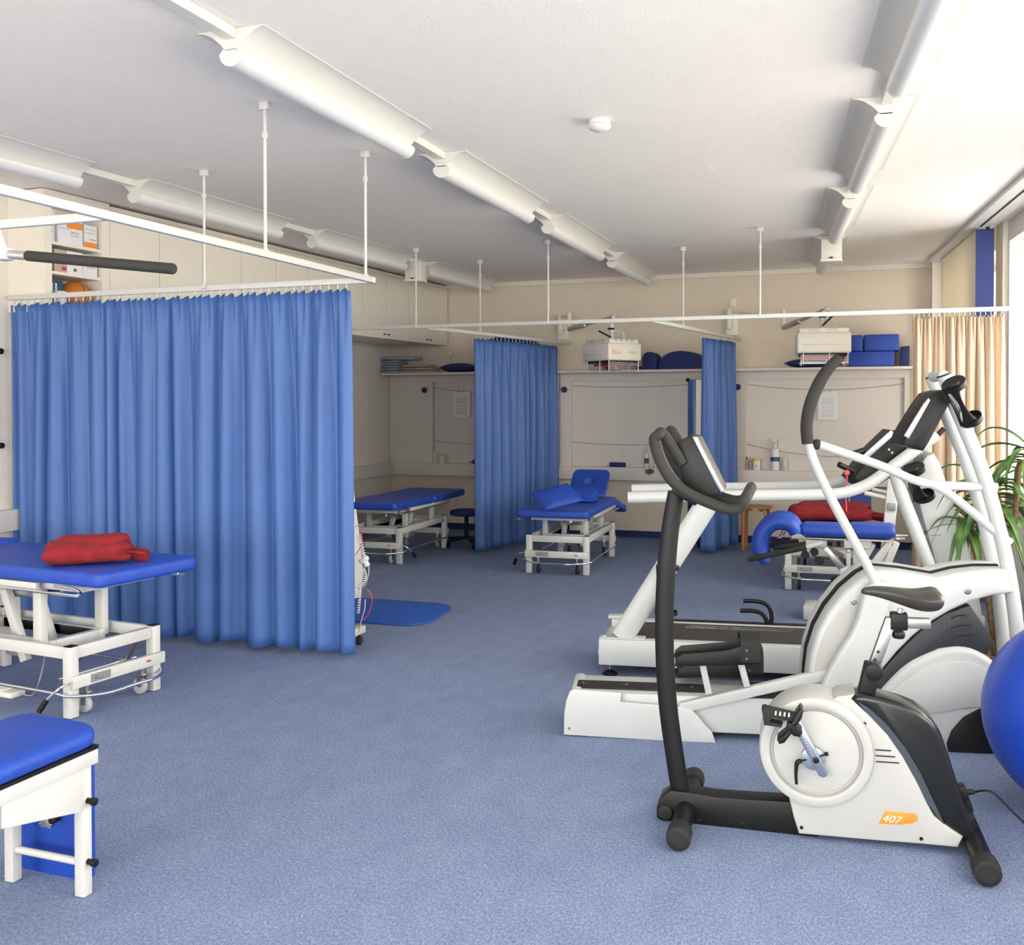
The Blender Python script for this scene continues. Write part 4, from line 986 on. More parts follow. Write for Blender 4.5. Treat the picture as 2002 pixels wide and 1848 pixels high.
# dark vented panel
P = [(1897,1184),(1922,1220),(1943,1255),(1937,1268),(1929,1281),(1898,1268),(1870,1265),(1835,1268),(1790,1292),(1745,1330),(1703,1392),(1680,1392),(1700,1345),(1735,1300),(1770,1262),(1810,1225),(1850,1200)]
dp = part('vented_panel', MB().prism(pl(P, .045), (0,.24,0), .006), 'slate', r, 'dark slate panel with vent slots')
mb = MB()
for k in range(3):
    a = ep(1858-k*.5, 1209+k*19.5, .045); b = ep(1889+k*8, 1203+k*19, .045); m_ = (a+b)/2+V((0,0,.006))
    mb.tube([(a.x, .044, a.z), (m_.x, .044, m_.z), (b.x, .044, b.z)], .0042, seg=6)
part('slots', mb, 'dark', dp)
for k in range(3): a = ep(1858-k*.5, 1209+k*19.5, .045); part('slot_pin', MB().sphere((a.x, .043, a.z), .003, seg=8), 'steel', dp)
# wheel cover, lower
P = [(1690,1400),(1705,1372),(1735,1335),(1772,1300),(1812,1279),(1852,1267),(1890,1266),(1925,1280),(1955,1306),(1980,1345),(1998,1400),(2003,1470),(1985,1502),(1800,1502),(1720,1470)]
part('flywheel_cover', MB().prism(pl(P, .028), (0,.27,0), .03, 4, smooth=3), 'mach', r, 'rounded white flywheel cover')
P = [(1700,1400),(1722,1370),(1760,1338),(1800,1310),(1840,1297),(1890,1294),(1930,1310),(1960,1345),(1985,1395),(1960,1383),(1900,1384),(1850,1392),(1790,1402),(1740,1425)]
part('inset_relief', MB().prism(pl(P, .022), (0,.01,0), .004, smooth=3), 'mach', r, 'recess on the flywheel cover')
P = [(1852,1455),(1862,1430),(1885,1404),(1915,1388),(1945,1381),(1990,1379),(2010,1500),(1860,1500)]
part('rear_foot_cover', MB().prism(pl(P, .014), (0,.30,0), .008), 'black', r, 'black rear cover near the floor')
part('floor_bar', MB().bb(1.0, 1.75, .06, .28, .004, .05, .004), 'black', r)
# twin upright posts
vp = .10
near_ = [(1846,735),(1862,780),(1893,852),(1922,925),(1947,1010),(1967,1095),(1983,1190),(1992,1290),(1996,1400)]
A_ = [ep(x, y, vp) for x, y in near_]
part('upright_tube', MB().tube(A_, .030, seg=20), 'mach', r, 'front white upright tube')
far_ = [V((p.x-.0, vp+.19, p.z)) for p in A_]
part('upright_tube', MB().tube(far_, .030, seg=20), 'mach', r)
q = A_[0]; d = (A_[0]-A_[1]).normalized()
part('cross_joint', MB().tube([V((q.x, vp-.0, q.z)), V((q.x, vp+.19, q.z))], .024, res=1), 'mach', r)
for o_ in (A_[0], far_[0]): part('tube_cap', MB().cyl(o_+d*.0, o_+d*.006, .031), 'black', r)
# handles
vh = -.02
g1 = [ep(x, y, vh) for x, y in ((1642,698),(1619,722),(1600,752),(1584,792),(1577,830),(1579,868))]
part('moving_arm', MB().tube([ep(x, y, vh) for x, y in ((1580,862),(1592,905),(1625,975),(1668,1055),(1700,1115),(1722,1165))], .0205, seg=16), 'mach', r, 'near moving arm')
part('foam_grip', MB().tube(g1, [.022,.025,.027,.027,.026,.025], seg=18), 'foam', r, 'curved dark foam grip')
part('pivot_ball', MB().sphere(ep(1597,869,vh), .023), 'foam', r)
t1 = [ep(1600,869,vh), ep(1650,886,vh), ep(1720,910,.0), ep(1785,938,.03), ep(1830,948,.06), ep(1890,951,vp), ep(1950,953,vp)]
part('side_bar', MB().tube(t1, .019, seg=16), 'mach', r)
t2 = [ep(1815,944,.05), ep(1850,962,.05), ep(1893,995,.07), ep(1940,1035,vp), ep(1976,1062,vp)]
part('side_bar', MB().tube(t2, .019, seg=16), 'mach', r)
# console on the uprights
P = [(1766,870),(1772,850),(1808,792),(1826,768),(1846,762),(1860,766),(1862,780),(1815,868),(1806,882),(1790,876)]
cs = part('console', MB().prism(pl(P, .06), (0,.26,0), .010), 'black', r, 'tilted black console')
P = [(1768,852),(1806,790),(1816,778),(1819,783),(1777,858)]
part('bezel', MB().prism(pl(P, .054), (0,.016,0), .002), 'alum', cs, 'silver side strip')
a = ep(1846,768,.19); part('console_neck', MB().bar(a, V((A_[1].x, .19, A_[1].z)), .08, .05, .006, side=(0,1,0)), 'black', r)
def bottle_cage(pa, top, bot, v, w=.042, root=None, fr=None):
    """holder: ring, two straps and a base along axis top->bot"""
    t = top; b = bot; d = (b-t).normalized(); y = V((0,1,0)); x = d.cross(y).normalized()
    k = part('bottle_holder', MB().lathe([(w,0),(w+.004,0),(w+.004,.022),(w,.022),(w,0)], t, d, 28), 'black', root, 'black bottle holder')
    L = (b-t).length
    def strip(ang, a0, a1):
        P0 = []
        g = MB()
        def f(s_, q):
            z = s_*L; wd = a0*(1-4*s_*(1-s_))+a1*4*s_*(1-s_)
            an = ang+(q-.5)*wd
            rr = w+.003-.006*math.sin(PI*s_)
            return t+d*z+(x*math.cos(an)+y*math.sin(an))*rr
        g.grid(f, 14, 5); 
        o = part('strap', g, 'black', k, ang=180); m_ = o.modifiers.new('t','SOLIDIFY'); m_.thickness = .004
    strip(-PI/2-.5, 1.5, .5); strip(PI/2+.6, 1.5, .5); strip(PI*.98, 1.2, .45)
    part('cup', MB().lathe([(0,L),(w-.004,L),(w-.002,L-.018),(w+.002,L-.018),(w+.002,L+.004),(0,L+.004)], t, d, 24), 'black', k)
    return k
bottle_cage(None, ep(1864,748,-.03), ep(1900,822,.06), 0, .046, r)
# ================================================================== treadmill
FT = Frame((-1.495, 5.409), 9.2)
r = thing('treadmill', 'white treadmill with long handrails behind the cross trainer', 'treadmill', (-1.495, 5.409, 0), 9.2)
def tp(x, y, v=0): return FT.v(x, y, v)
zb_ = tp(1172,1249,0).z; 
part('side_beam', MB().bb(0, 1.80, 0, .07, .06, zb_, .006), 'mach', r, 'near white side beam')
part('side_beam', MB().bb(0.02, 1.80, .53, .60, .06, zb_, .006), 'mach', r)
part('deck', MB().bb(.06, 1.77, .07, .53, .09, zb_-.022, .004), mat('deck_board', (.12,.07,.045), .6), r, 'brown edge of the deck board')
part('belt', MB().bb(.08, 1.77, .115, .53, zb_-.024, zb_-.008, .004), 'deck', r, 'black running belt')
part('end_roller', MB().cyl((.03, .06, .12), (.03, .54, .12), .04), 'mach', r)
part('far_ledge', MB().bb(.30, 1.77, .535, .595, zb_, zb_+.004, .001), 'black', r)
q = FT.v(1350, 1228, .5)
part('belt_print', MB().text('Made in Germany', .042, (q.x, .425, zb_-.0072), (1,0,0), (0,1,0), .0006, 1.6, .25), 'alum', r, 'outlined lettering Made in Germany')
P0 = V((.52, .42, zb_-.0072))
x0 = q.x-.03; x1 = x0+.62
mb = MB()
for a, b in (((x0,.415),(x1-.03,.415)),((x0+.02,.47),(x1,.47)),((x0,.415),(x0+.02,.47)),((x1-.03,.415),(x1,.47))): mb.bar((*a, zb_-.0074), (*b, zb_-.0074), .003, .001, side=(0,0,1))
part('belt_print', mb, 'alum', r, 'outline around the lettering')
# plate, post
P = [tp(1170,1247,0), tp(1266,1256,0)]
part('post_plate', MB().prism([V((.005,.0,zb_)), V((.255,.0,zb_)), V((.255,.085,zb_)), V((.03,.085,zb_)), V((.005,.05,zb_))], (0,0,.008), .001), 'mach', r)
part('post_plate', MB().bb(.0, .2, .53, .60, zb_, zb_+.02, .004), 'mach', r)
for u in (.03, .21): part('bolt', MB().cyl((u, .03, zb_+.008), (u, .03, zb_+.013), .011, seg=12), 'mach', r)
a = tp(1215,1252,.045); b = tp(1397,962,.045)
part('leaning_post', MB().tube([V((a.x, .045, zb_)), b+(b-a)*.02], .062, seg=24, res=1, flat=.5, up=(0,1,0)), 'mach', r, 'broad leaning white post')
# handrails
h1 = [(1228,973),(1350,971),(1480,969),(1600,967),(1650,963),(1700,945),(1755,905),(1800,872),(1832,850)]
part('handrail', MB().tube([tp(x, y, .03) for x, y in h1], .031, seg=20), 'mach', r, 'near white handrail')
hh = tp(1228,973,.03).z
h2 = [tp(x, y, .03) for x, y in h1]
part('handrail', MB().tube([V((p.x-.02, .57, p.z)) for p in h2], .031, seg=20), 'mach', r, 'far white handrail')
# far low cross bar and black bent handles
for k, (pts) in enumerate((((1453,1175),(1480,1176),(1500,1183),(1508,1200),(1508,1222)), ((1447,1194),(1475,1195),(1492,1202),(1502,1222)))):
    part('bent_handle', MB().tube([tp(x, y, .565) for x, y in pts], .013, seg=12), 'black', r, 'black bent handle on the far edge')
# front uprights
part('front_upright', MB().tube([tp(x, y, .03) for x, y in ((1748,918),(1766,975),(1795,1050),(1825,1130),(1850,1200),(1862,1290))], .034, seg=18), 'mach', r, 'near white front upright')
mt = M['mach']
P = [(1800,1000),(1790,950),(1798,910),(1812,890),(1826,886),(1838,905),(1862,975),(1893,1065),(1915,1160),(1930,1270),(1868,1275),(1836,1130)]
part('motor_shroud', MB().prism(pl2 := [tp(x, y, .12) for x, y in P], (0,.24,0), .02), mt, r, 'tall pale leaning shroud')
q = tp(1812, 1047, .118); part('shroud_mark', MB().box((q.x+.03, .119, q.z), (.09,.001,.006), (0,-.1,0)), 'greyp', r)
# console of the treadmill
P = [(1676,925),(1708,884),(1752,842),(1772,845),(1802,872),(1797,888),(1755,925),(1720,948),(1680,955),(1664,940)]
cs = part('console', MB().prism([tp(x, y, .08) for x, y in P], (0,.44,0), .012), 'black', r, 'sloping black console')
P = [(1688,890),(1742,841),(1750,848),(1696,898)]
part('bezel', MB().prism([tp(x, y, .072) for x, y in P], (0,.016,0), .002), 'alum', cs, 'silver edge of the console')
for x, y in ((1738,879),(1744,885)): q = tp(x, y, .079); part('screw', MB().cyl((q.x,.081,q.z), (q.x,.075,q.z), .006, seg=10), 'steel', cs)
for (a, b) in (((1640,908),(1668,922)), ((1674,945),(1664,932)), ((1655,892),(1690,880))):
    part('grip_knob', MB().tube([tp(*a, .06), tp(*b, .10)], .016, res=1), 'black', cs)
part('stop_button', MB().cyl(tp(1656,924,.05), tp(1656,924,.07), .014), 'redp', cs, 'red stop button')
part('stop_cord', MB().tube([tp(x, y, .05) for x, y in ((1656,930),(1654,965),(1655,1000))], .0035, seg=6), 'pinkc', cs, 'thin pink cord')
part('side_lever', MB().tube([tp(1832,852,.03), tp(1846,838,.03)], .014, res=1), 'foam', r)
bottle_cage(None, tp(1786,915,-.02), tp(1808,972,.06), 0, .052, r)
# bottle cage at the leaning post
bottle_cage(None, tp(1306,1106,-.03), tp(1303,1200,-.03), 0, .058, r)
# feet
for u, v_ in ((.06, .035), (.06, .565), (1.7, .035)):
    part('levelling_foot', MB().cyl((u, v_, .03), (u, v_, .07), .008, seg=12).cyl((u, v_, .055), (u, v_, .061), .022, seg=12), 'steel', r)
    part('rubber_foot', MB().lathe([(0,0),(.042,0),(.044,.006),(.03,.018),(.012,.026),(0,.026)], (u, v_, .001), seg=24), 'black', r)
q = tp(1188, 1320, .035)
# ================================================================== therapy bench with face cradle (right, behind the machines)
yt = 7.5
def w5(x, y, yy=yt): return W.v(x, y, yy)
r = thing('therapy_bench', 'two-part blue therapy bench with crescent face rest and black foam handles', 'therapy bench', (-.3, 7.65, 0))
def px_box(mb, x0, y0, x1, y1, yy, dy, bev=0.):
    a = w5(x0, y0, yy); b = w5(x1, y1, yy); return mb.bb(a.x, b.x, yy, yy+dy, min(a.z, b.z), max(a.z, b.z), bev, 3)
part('cushion', px_box(MB(), 1563, 1026, 1654, 1053, yt, .30, .035), 'vinyl', r, world=True)
part('cushion', px_box(MB(), 1656, 1027, 1751, 1056, yt, .30, .035), 'vinyl', r, world=True)
part('cushion_board', px_box(MB(), 1572, 1053, 1655, 1055, yt+.02, .26).bb(w5(1664,1056).x, w5(1743,1056).x, yt+.02, yt+.28, w5(1700,1059).z, w5(1700,1056).z), 'white', r, world=True)
def crescent(y0, dx, dy, lab):
    pts = [(1556,1044),(1547,1028),(1528,1020),(1508,1024),(1492,1040),(1485,1063),(1488,1083),(1500,1100)]
    P = [w5(x+dx, y+dy, y0) for x, y in pts]
    return part('face_rest', MB().tube(P, [.04,.055,.060,.060,.060,.058,.052,.038], seg=18, flat=1.2, up=(0,1,0)), 'vinyl', r, lab, world=True)
crescent(yt-.02, 0, 0, 'near half of the crescent face rest'); crescent(yt+.15, 4, -6, 'far half of the crescent face rest')
for yy, (a, b, c) in ((yt-.13, ((1463,1094),(1577,1070),(1608,1062))), (yt+.28, ((1470,1071),(1562,1059),(1600,1056)))):
    h = part('arm_support', MB().cyl(w5(*b, yy), w5(*c, yy), .016), 'white', r, world=True)
    part('foam_handle', MB().cyl(w5(*a, yy), w5(*b, yy), .020, bev=.005), 'foam', h, 'black foam handle', world=True)
part('head_bracket', MB().bar(w5(1512,1072,yt+.1), w5(1600,1060,yt+.1), .05, .03, .004, side=(0,1,0)), 'black', r, world=True)
part('under_beam', px_box(MB(), 1575, 1055, 1616, 1072, yt+.05, .16, .005), 'white', r, world=True)
px_box(mbx := MB(), 1650, 1056, 1704, 1074, yt+.05, .16, .005); part('under_beam', mbx, 'white', r, world=True)
part('grey_strut', MB().bar(w5(1613,1070), w5(1652,1118), .045, .045, .004, side=(0,1,0)), 'steel', r, 'grey diagonal strut', world=True)
part('strut', MB().bar(w5(1613,1070,yt+.2), w5(1650,1088,yt+.2), .03, .03, .003, side=(0,1,0)), 'greyp', r, world=True)
part('elbow_block', MB().prism([w5(x, y, yt-.03) for x, y in ((1641,1114),(1655,1108),(1667,1127),(1664,1142),(1652,1140))], (0,.10,0), .004), 'white', r, world=True)
part('column', MB().prism([w5(x, y, yt+.03) for x, y in ((1642,1118),(1668,1112),(1668,1215),(1642,1215))], (0,.08,0), .004), 'cream', r, world=True)
part('piston', px_box(MB(), 1654, 1074, 1663, 1110, yt+.09, .04, .004), 'white', r, world=True)
for a, b in (((1742,1058),(1690,1126)), ((1752,1060),(1728,1118)), ((1706,1062),(1690,1090))):
    part('leg', MB().bar(w5(*a, yt+.12), w5(*b, yt+.12), .09, .05, .004, side=(0,1,0)), 'white', r, world=True)
a = w5(1728,1118,yt+.12); b = w5(1690,1126,yt+.12)
part('leg', MB().bar(a, (a.x-.1, a.y, .06), .09, .05, .004, side=(0,1,0)).bar(b, (b.x-.02, b.y, .06), .09, .05, .004, side=(0,1,0)), 'white', r, world=True)
q = w5(1581,1196,7.38)
part('base_foot', MB().bb(w5(1571,1200,7.33).x, w5(1594,1200,7.33).x, 7.30, 7.56, .004, .10, .004), 'white', r, world=True)
part('base_bar', MB().bb(w5(1594,1200,7.4).x, .62, 7.38, 7.46, .03, .085, .004), 'white', r, world=True)
for x, y in ((1592,1080),(1574,1085),(1602,1098),(1633,1136)):
    k = w5(x, y, yt-.03); part('star_knob', MB().lathe([(0,0),(.028,0),(.032,.01),(.028,.022),(0,.024)], k, (0,1,0), 7), 'black', r, world=True)
q = w5(1653,1126,yt-.04); part('ball_knob', MB().sphere(q, .020), 'black', r, world=True)
for x, y in ((1658,1078),(1671,1105),(1672,1128)): q = w5(x, y, yt-.01); part('bolt', MB().sphere(q, .014, seg=10), 'chrome', r, world=True)
part('side_rod', MB().cyl(w5(1752,1047,yt+.15), w5(1775,1048,yt+.15), .008).cyl(w5(1752,1053,yt+.15), w5(1770,1054,yt+.15), .008), 'chrome', r, world=True)
# upright frame behind it
yu = 8.15
r = thing('exercise_stand', 'white upright stand with a grey clamp in front of the beige curtain', 'exercise stand', (w5(1745,1000,yu).x, yu, 0))
a, b = w5(1748,935,yu), w5(1735,1050,yu)
part('upright', MB().bar(a+(a-b)*.1, V((w5(1722,1150,yu).x, yu, .0)), .085, .05, .006, side=(1,0,0)), 'white', r, world=True)
part('clamp', MB().box(w5(1743,991,yu-.03), (.06,.05,.055), (0,.1,0), .006), 'greyp', r, 'grey clamp', world=True)
part('label', MB().box(w5(1738,1015,yu-.03), (.06,.004,.09), (0,.1,0)), 'paper', r, world=True)
part('brace_tube', MB().cyl(w5(1690,964,yu), w5(1752,978,yu), .017), 'white', r, world=True)
part('brace_tube', MB().cyl(w5(1705,957,yu+.1), w5(1750,967,yu+.1), .014), 'white', r, world=True)
part('stand', MB().bb(w5(1722,1150,yu).x-.08, w5(1722,1150,yu).x+.25, yu-.2, yu+.2, .002, .03, .004), 'white', r, world=True)
# ================================================================== wooden stool
ys = 10.75
c = w5(1478, 990, ys)
r = thing('wooden_stool', 'round beech wood stool standing against the back wall', 'stool', (c.x, ys, 0))
sz = w5(1478, 989, ys).z
part('seat', MB().cyl((c.x, ys, sz-.02), (c.x, ys, sz), .165, seg=40, bev=.006), 'wood', r, world=True)
for k in range(4):
    a_ = PI/4+k*PI/2; d = V((math.cos(a_), math.sin(a_), 0)); q = V((c.x, ys, 0))
    part('leg', MB().tube([q+d*.07+V((0,0,sz-.032)), q+d*.135+V((0,0,sz-.036)), q+d*.158+V((0,0,sz-.075)), q+d*.163+V((0,0,sz-.2)), q+d*.165+V((0,0,.002))], .017, seg=10, flat=1.3), 'wood', r, world=True)
# ================================================================== wheeled mirror
ym = 10.90
q = w5(1345, 800, ym); zt = w5(1345, 743, ym).z
FM = (q.x, ym)
r = thing('wheeled_mirror', 'tall mirror on black castors half hidden by the narrow blue curtain', 'mirror', (q.x, ym, 0), -21)
wm = .30
part('glass', MB().bb(0, wm, 0, .006, .22, zt), 'mirror', r)
part('back_frame', MB().bb(-.005, wm+.005, .007, .03, .2, zt+.004), 'greyp', r)
part('corner_clip', MB().cyl((0, -.012, zt), (0, .01, zt), .02), 'black', r)
part('foot_bar', MB().bar((.03, -.2, .08), (.03, .12, .08), .04, .03, .004).bar((wm-.03, -.2, .08), (wm-.03, .12, .08), .04, .03, .004).bar((.03, .02, .08), (wm-.03, .02, .08), .03, .03), 'black', r)
part('stem', MB().bb(.02, .04, .008, .028, .09, .25).bb(wm-.04, wm-.02, .008, .028, .09, .25), 'black', r)
for x in (.03, wm-.03):
    for y in (-.19, .11):
        part('castor', MB().cyl((x-.022, y, .035), (x+.022, y, .035), .034, bev=.006).cyl((x, y, .035), (x, y, .075), .01), 'black', r)
# ================================================================== infrared lamps on wall arms
def ir_lamp(label, px, py, yy, rotz, mount_px, arm_pts, size=(.48,.42,.18), logo=False, glow=True):
    c = w5(px, py, yy); r = thing('infrared_lamp', label, 'infrared lamp', c, 0, 'infrared lamps on wall arms')
    Rz = Matrix.Rotation(math.radians(rotz), 3, 'Z')
    def q(x, y, z): return c + Rz @ V((x, y, z))
    sx, sy, sz = size
    hb = part('lamp_head', MB().box(c, (sx, sy, sz), Rz, .02, 3), 'cream', r, world=True)
    part('top_vent', MB().box(q(0,0,sz/2+.02), (sx*.92, sy*.88, .045), Rz, .01), 'cream', hb, world=True)
    mb = MB()
    for k in (-.28, .05): 
        for d in (0,.012): mb.box(q(k*sx+.05, -sy*.441, sz/2+.018+d), (.10,.002,.004), Rz)
    for k in range(4): mb.box(q(sx*.461, -.1+.065*k, sz/2+.022), (.002,.04,.006), Rz).box(q(sx*.461, -.1+.065*k, sz/2+.034), (.002,.04,.006), Rz)
    part('vent_slots', mb, 'greyp', hb, world=True)
    part('handle', MB().box(q(-.02,-sy/2-.006,-.015), (sx*.72,.018,.012), Rz, .004), 'cream', hb, world=True)
    # tubes and grille below
    part('reflector', MB().box(q(0,0,-sz/2-.01), (sx*.88, sy*.85, .03), Rz, .004), 'black', r, world=True)
    for k in range(3):
        y = -.09+.09*k; part('heater_tube', MB().cyl(q(-sx*.4,y,-sz/2-.04), q(sx*.4,y,-sz/2-.04), .012), 'redp', r, 'dark red heater tube', world=True)
    mb = MB()
    for k in range(7):
        z = -sz/2-.02-.012*k
        mb.box(q(-sx*.12,-sy*.44,z), (sx*.62,.003,.003), Rz); 
        if k < 6: mb.box(q(0,-sy*.44+sy*.147*k, -sz/2-.09), (sx*.86,.003,.003), Rz)
        mb.box(q(sx*.44,0,z), (.003,sy*.8,.003), Rz)
    for k in range(16): mb.box(q(sx*.44,-sy*.4+sy*.05*k,-sz/2-.05), (.0025,.0025,.08), Rz)
    part('wire_grille', mb, 'alum', r, world=True)
    for x in (-.38,.1,.44):
        for y in (-.44,.44): part('spacer', MB().cyl(q(x*sx,y*sy,-sz/2), q(x*sx,y*sy,-sz/2-.11), .006), 'white', r, world=True)
    if logo:
        Xd = Rz @ V((0,1,0)); nrm = Rz @ V((1,0,0))
        part('lettering', MB().text('BELA', .062, q(sx/2+.0005,-sy*.40,-.025), Xd, (0,0,1), .001, .82), 'orange', hb, 'orange letters BELA', world=True)
        mb = MB()
        for k in range(6): mb.box(q(sx/2+.001, sy*.13+.016*k, -.005), (.001,.011,.020 if k % 2 else .026), Rz)
        part('small_print', mb, 'yellow', hb, 'small blurred orange print', world=True)
    else:
        part('wing_screw', MB().box(q(sx/2+.01,0,.02), (.02,.05,.05), Rz, .005), 'black', hb, world=True)
    # stem
    top = c+V((0,0,.52*1.0)); 
    st = part('stem', MB().cyl(c+V((0,0,sz/2+.03)), c+V((0,0,sz/2+.12)), .028, .022).cyl(c+V((0,0,sz/2+.12)), c+V((0,0,sz/2+.20)), .03).cyl(c+V((0,0,sz/2+.20)), arm_pts[-1], .017).sphere(arm_pts[-1], .03, seg=14), 'white', r, world=True)
    sg = -1 if logo else 1
    part('lock_lever', MB().bar(c+V((0,-.03,sz/2+.07)), c+V((sg*.13,-.04,sz/2+.14 if sg < 0 else sz/2+.20)), .02, .018, .004).box(c+V((0,-.03,sz/2+.16)), (.07,.02,.02), None, .003), 'black', r, world=True)
    part('feed_cable', MB().tube([c+V((.03,0,sz/2+.14)), c+V((.12,0,sz/2+.12)), c+V((.13,0,sz/2+.04))], .005, seg=6), 'cream', r, world=True)
    part('arm', MB().bar(arm_pts[0], arm_pts[1], .035, .03, .006).cyl(arm_pts[1]+V((0,0,.04)), arm_pts[1]-V((0,0,.16)), .026), 'cream', r, world=True)
    part('spring_arm', MB().bar(arm_pts[1]-V((0,0,.15)), arm_pts[1].lerp(arm_pts[2], .4)-V((0,0,.09)), .055, .05, .01).bar(arm_pts[1].lerp(arm_pts[2], .4)-V((0,0,.09)), arm_pts[2], .04, .03, .006), 'alum', r, world=True)
    # wall mount
    m0 = V((arm_pts[0].x, YB, arm_pts[0].z))
    part('wall_plate', MB().bb(m0.x-.065, m0.x+.065, YB-.03, YB, m0.z-.26, m0.z+.03, .004), 'cream', r, world=True)
    part('swivel', MB().cyl((m0.x-.02, YB-.09, m0.z-.20), (m0.x-.02, YB-.09, m0.z+.02), .033, bev=.004).box((m0.x-.01, YB-.05, m0.z-.1), (.06,.06,.12)), 'cream', r, world=True)
    return r
m1 = w5(1098, 620, 11.17); 
A1 = [V((m1.x, 11.17, m1.z)), w5(1113, 618, 10.95), w5(1199, 620, 10.3)]
ir_lamp('cream infrared lamp lettered BELA hanging over the middle cubicle', 1196, 690, 10.3, -40, None, A1, logo=True)
m2 = w5(1429, 608, 11.17)
A2 = [V((m2.x, 11.17, m2.z)), w5(1532, 613, 10.9), w5(1617, 604, 10.3)]
ir_lamp('cream infrared lamp without lettering hanging over the right cubicle', 1608, 672, 10.3, 8, None, A2, size=(.50,.38,.20))
# wall thermostat, switch and cable
q = w5(1433, 592, YB)
r = thing('dimmer_switch', 'small cream rotary switch high on the back wall', 'switch', (q.x, YB-.02, q.z))
part('switch_plate', MB().box((q.x, YB-.012, q.z), (.075,.024,.075), None, .004), 'cream', r, world=True)
part('rotary_knob', MB().cyl((q.x, YB-.024, q.z), (q.x, YB-.04, q.z), .02, bev=.003), 'cream', r, world=True)
solo('wall_cable', MB().tube([w5(1428, 655, YB-.01), w5(1434, 700, YB-.012), w5(1438, 712, 11.15), w5(1434, 742, 11.185), w5(1440, 757, 11.19)], .004, seg=6), 'cream', 'thin cable drooping beside the narrow curtain to the blue knob', 'cable')
solo('cable_conduit', MB().cyl((-4.965, YB-.012, 1.9), (-4.965, YB-.012, 2.22), .006).box((-4.965, YB-.02, 2.12), (.05,.03,.06), None, .004), 'wall_light', 'thin wall conduit with junction below the last cabinet', 'conduit')
# ================================================================== things on the shelf
def towel(x, y, z, L, D, H, m, lab, grp, rot=0, name='towel'):
    r = thing(name, lab, 'towel', (x, y, z), rot, grp)
    pts = []
    for k in range(16):
        t = 2*PI*k/16; pts.append(V((-L/2, D/2*math.copysign(abs(math.cos(t))**.5, math.cos(t)), H/2+H/2*math.copysign(abs(math.sin(t))**.6, math.sin(t)))))
    part('folded_cloth', MB().prism(pts, (L,0,0), H*.25), m, r)
    part('inner_fold', MB().prism([V((-L/2-.003, -D*.42, H*.42)), V((-L/2-.003, D*.3, H*.42)), V((-L/2-.003, D*.3, H*.5)), V((-L/2-.003, -D*.42, H*.52))], (L*.9,0,0)), m, r)
    return r
ty = 11.08
x0 = w5(745, 720, 10.98).x; x1 = w5(783, 720, 10.98).x
z = SH
rn = random.Random(4)
pos = ['lowest', 'second from the bottom', 'third from the bottom', 'fourth from the bottom', 'second from the top']
for k in range(5):
    h = .030; towel((x0+x1)/2+rn.uniform(-.006,.006), ty, z, (x1-x0), .26, h, 'woodt', 'folded blue-grey towel on the shelf, %s of its stack' % pos[k], 'blue-grey towels stacked on the shelf'); z += h+.001
xe = w5(813, 690, 10.98).x
towel((x0+xe)/2-.01, ty, z, (xe-x0)*1.0, .26, .042, 'woodt', 'long folded blue-grey towel topmost on the shelf stack', 'blue-grey towels stacked on the shelf')
x2 = w5(846, 715, 10.98).x; z2 = SH
for k, nm in enumerate(('lower', 'middle', 'upper')):
    towel((x1+x2)/2+.01-.01*k, ty+.01, z2, (x2-x1)*(.98-.05*k), .22, .032, 'pinkt', 'folded pinkish towel, %s of the three beside the blue-grey stack' % nm, 'pinkish towels on the shelf'); z2 += .033
def pillow_px(x0, x1, y0, y1, lab, m='navy', dep=.26, name='cushion'):
    a = w5(x0, y1, 11.07); b = w5(x1, y0, 11.07); h = b.z-a.z
    return cushion(name, lab, ((a.x+b.x)/2, 11.10, SH+.004+h/2*.92), (b.x-a.x, dep, h*1.05), (0,0,0), m, pinch=0)
pillow_px(864, 929, 708, 727, 'flat dark blue cushion on the shelf left of the blue arch', 'navy')
def arch(name, lab, x0, x1, ztop_px, m, cat, y0=10.96, dy=.26, skew=.12, p=1.0, cx=.5):
    a = w5(x0, 720, y0); b = w5(x1, 720, y0); zt = w5((x0+x1)/2, ztop_px, y0).z; h = zt-SH-.001; L = b.x-a.x
    pts = [V((a.x, y0, SH+.001))]
    for k in range(19):
        t = k/18; s = math.sin(PI*t)**.62 if p == 1 else math.sin(PI*t)**p
        pts.append(V((a.x+L*(.5-.5*math.cos(PI*t)), y0, SH+.001+.02+(h-.02)*s)))
    pts.append(V((b.x, y0, SH+.001)))
    return solo(name, MB().prism(pts, (skew, dy, 0), .006), m, lab, cat)
arch('cushion_arch', 'tall dark blue half-round arch cushion behind the rear left curtain', 931, 1050, 656, 'navy', 'cushion', skew=.04)
arch('bolster', 'dark blue rounded bolster on the shelf right of the lettered lamp', 1255, 1284, 688, 'navy', 'bolster', skew=.0, p=.4)
arch('cushion_arch', 'wide dark blue half-round arch cushion on the shelf left of the narrow curtain', 1287, 1372, 686, 'navy', 'cushion', y0=10.955, skew=.03, p=.8)
pillow_px(1182, 1254, 713, 723, 'thin dark blue cushion on the shelf under the lettered lamp', 'navy')
pillow_px(1535, 1648, 697, 717, 'flat dark blue cushion on the shelf under the right infrared lamp', 'navy')
def block(x0, y0, x1, y1, lab, yy=10.97, dy=.26, m='vinyl', zb=None):
    a = w5(x0, y1, yy); b = w5(x1, y0, yy); z0 = SH+.001 if zb is None else zb
    r = thing('foam_block', lab, 'foam block', ((a.x+b.x)/2, yy+dy/2, z0), 0, 'blue foam blocks on the shelf')
    part('block_cover', MB().bb(a.x, b.x, yy, yy+dy, z0, b.z, .014, 3), m, r, world=True)
    part('seam', MB().bb(a.x+.01, b.x-.01, yy-.002, yy+.01, z0+.012, z0+.016), m, r, world=True)
    return b.z
zb = block(1657, 686, 1749, 717, 'long blue foam block lying at the bottom right of the shelf pile')
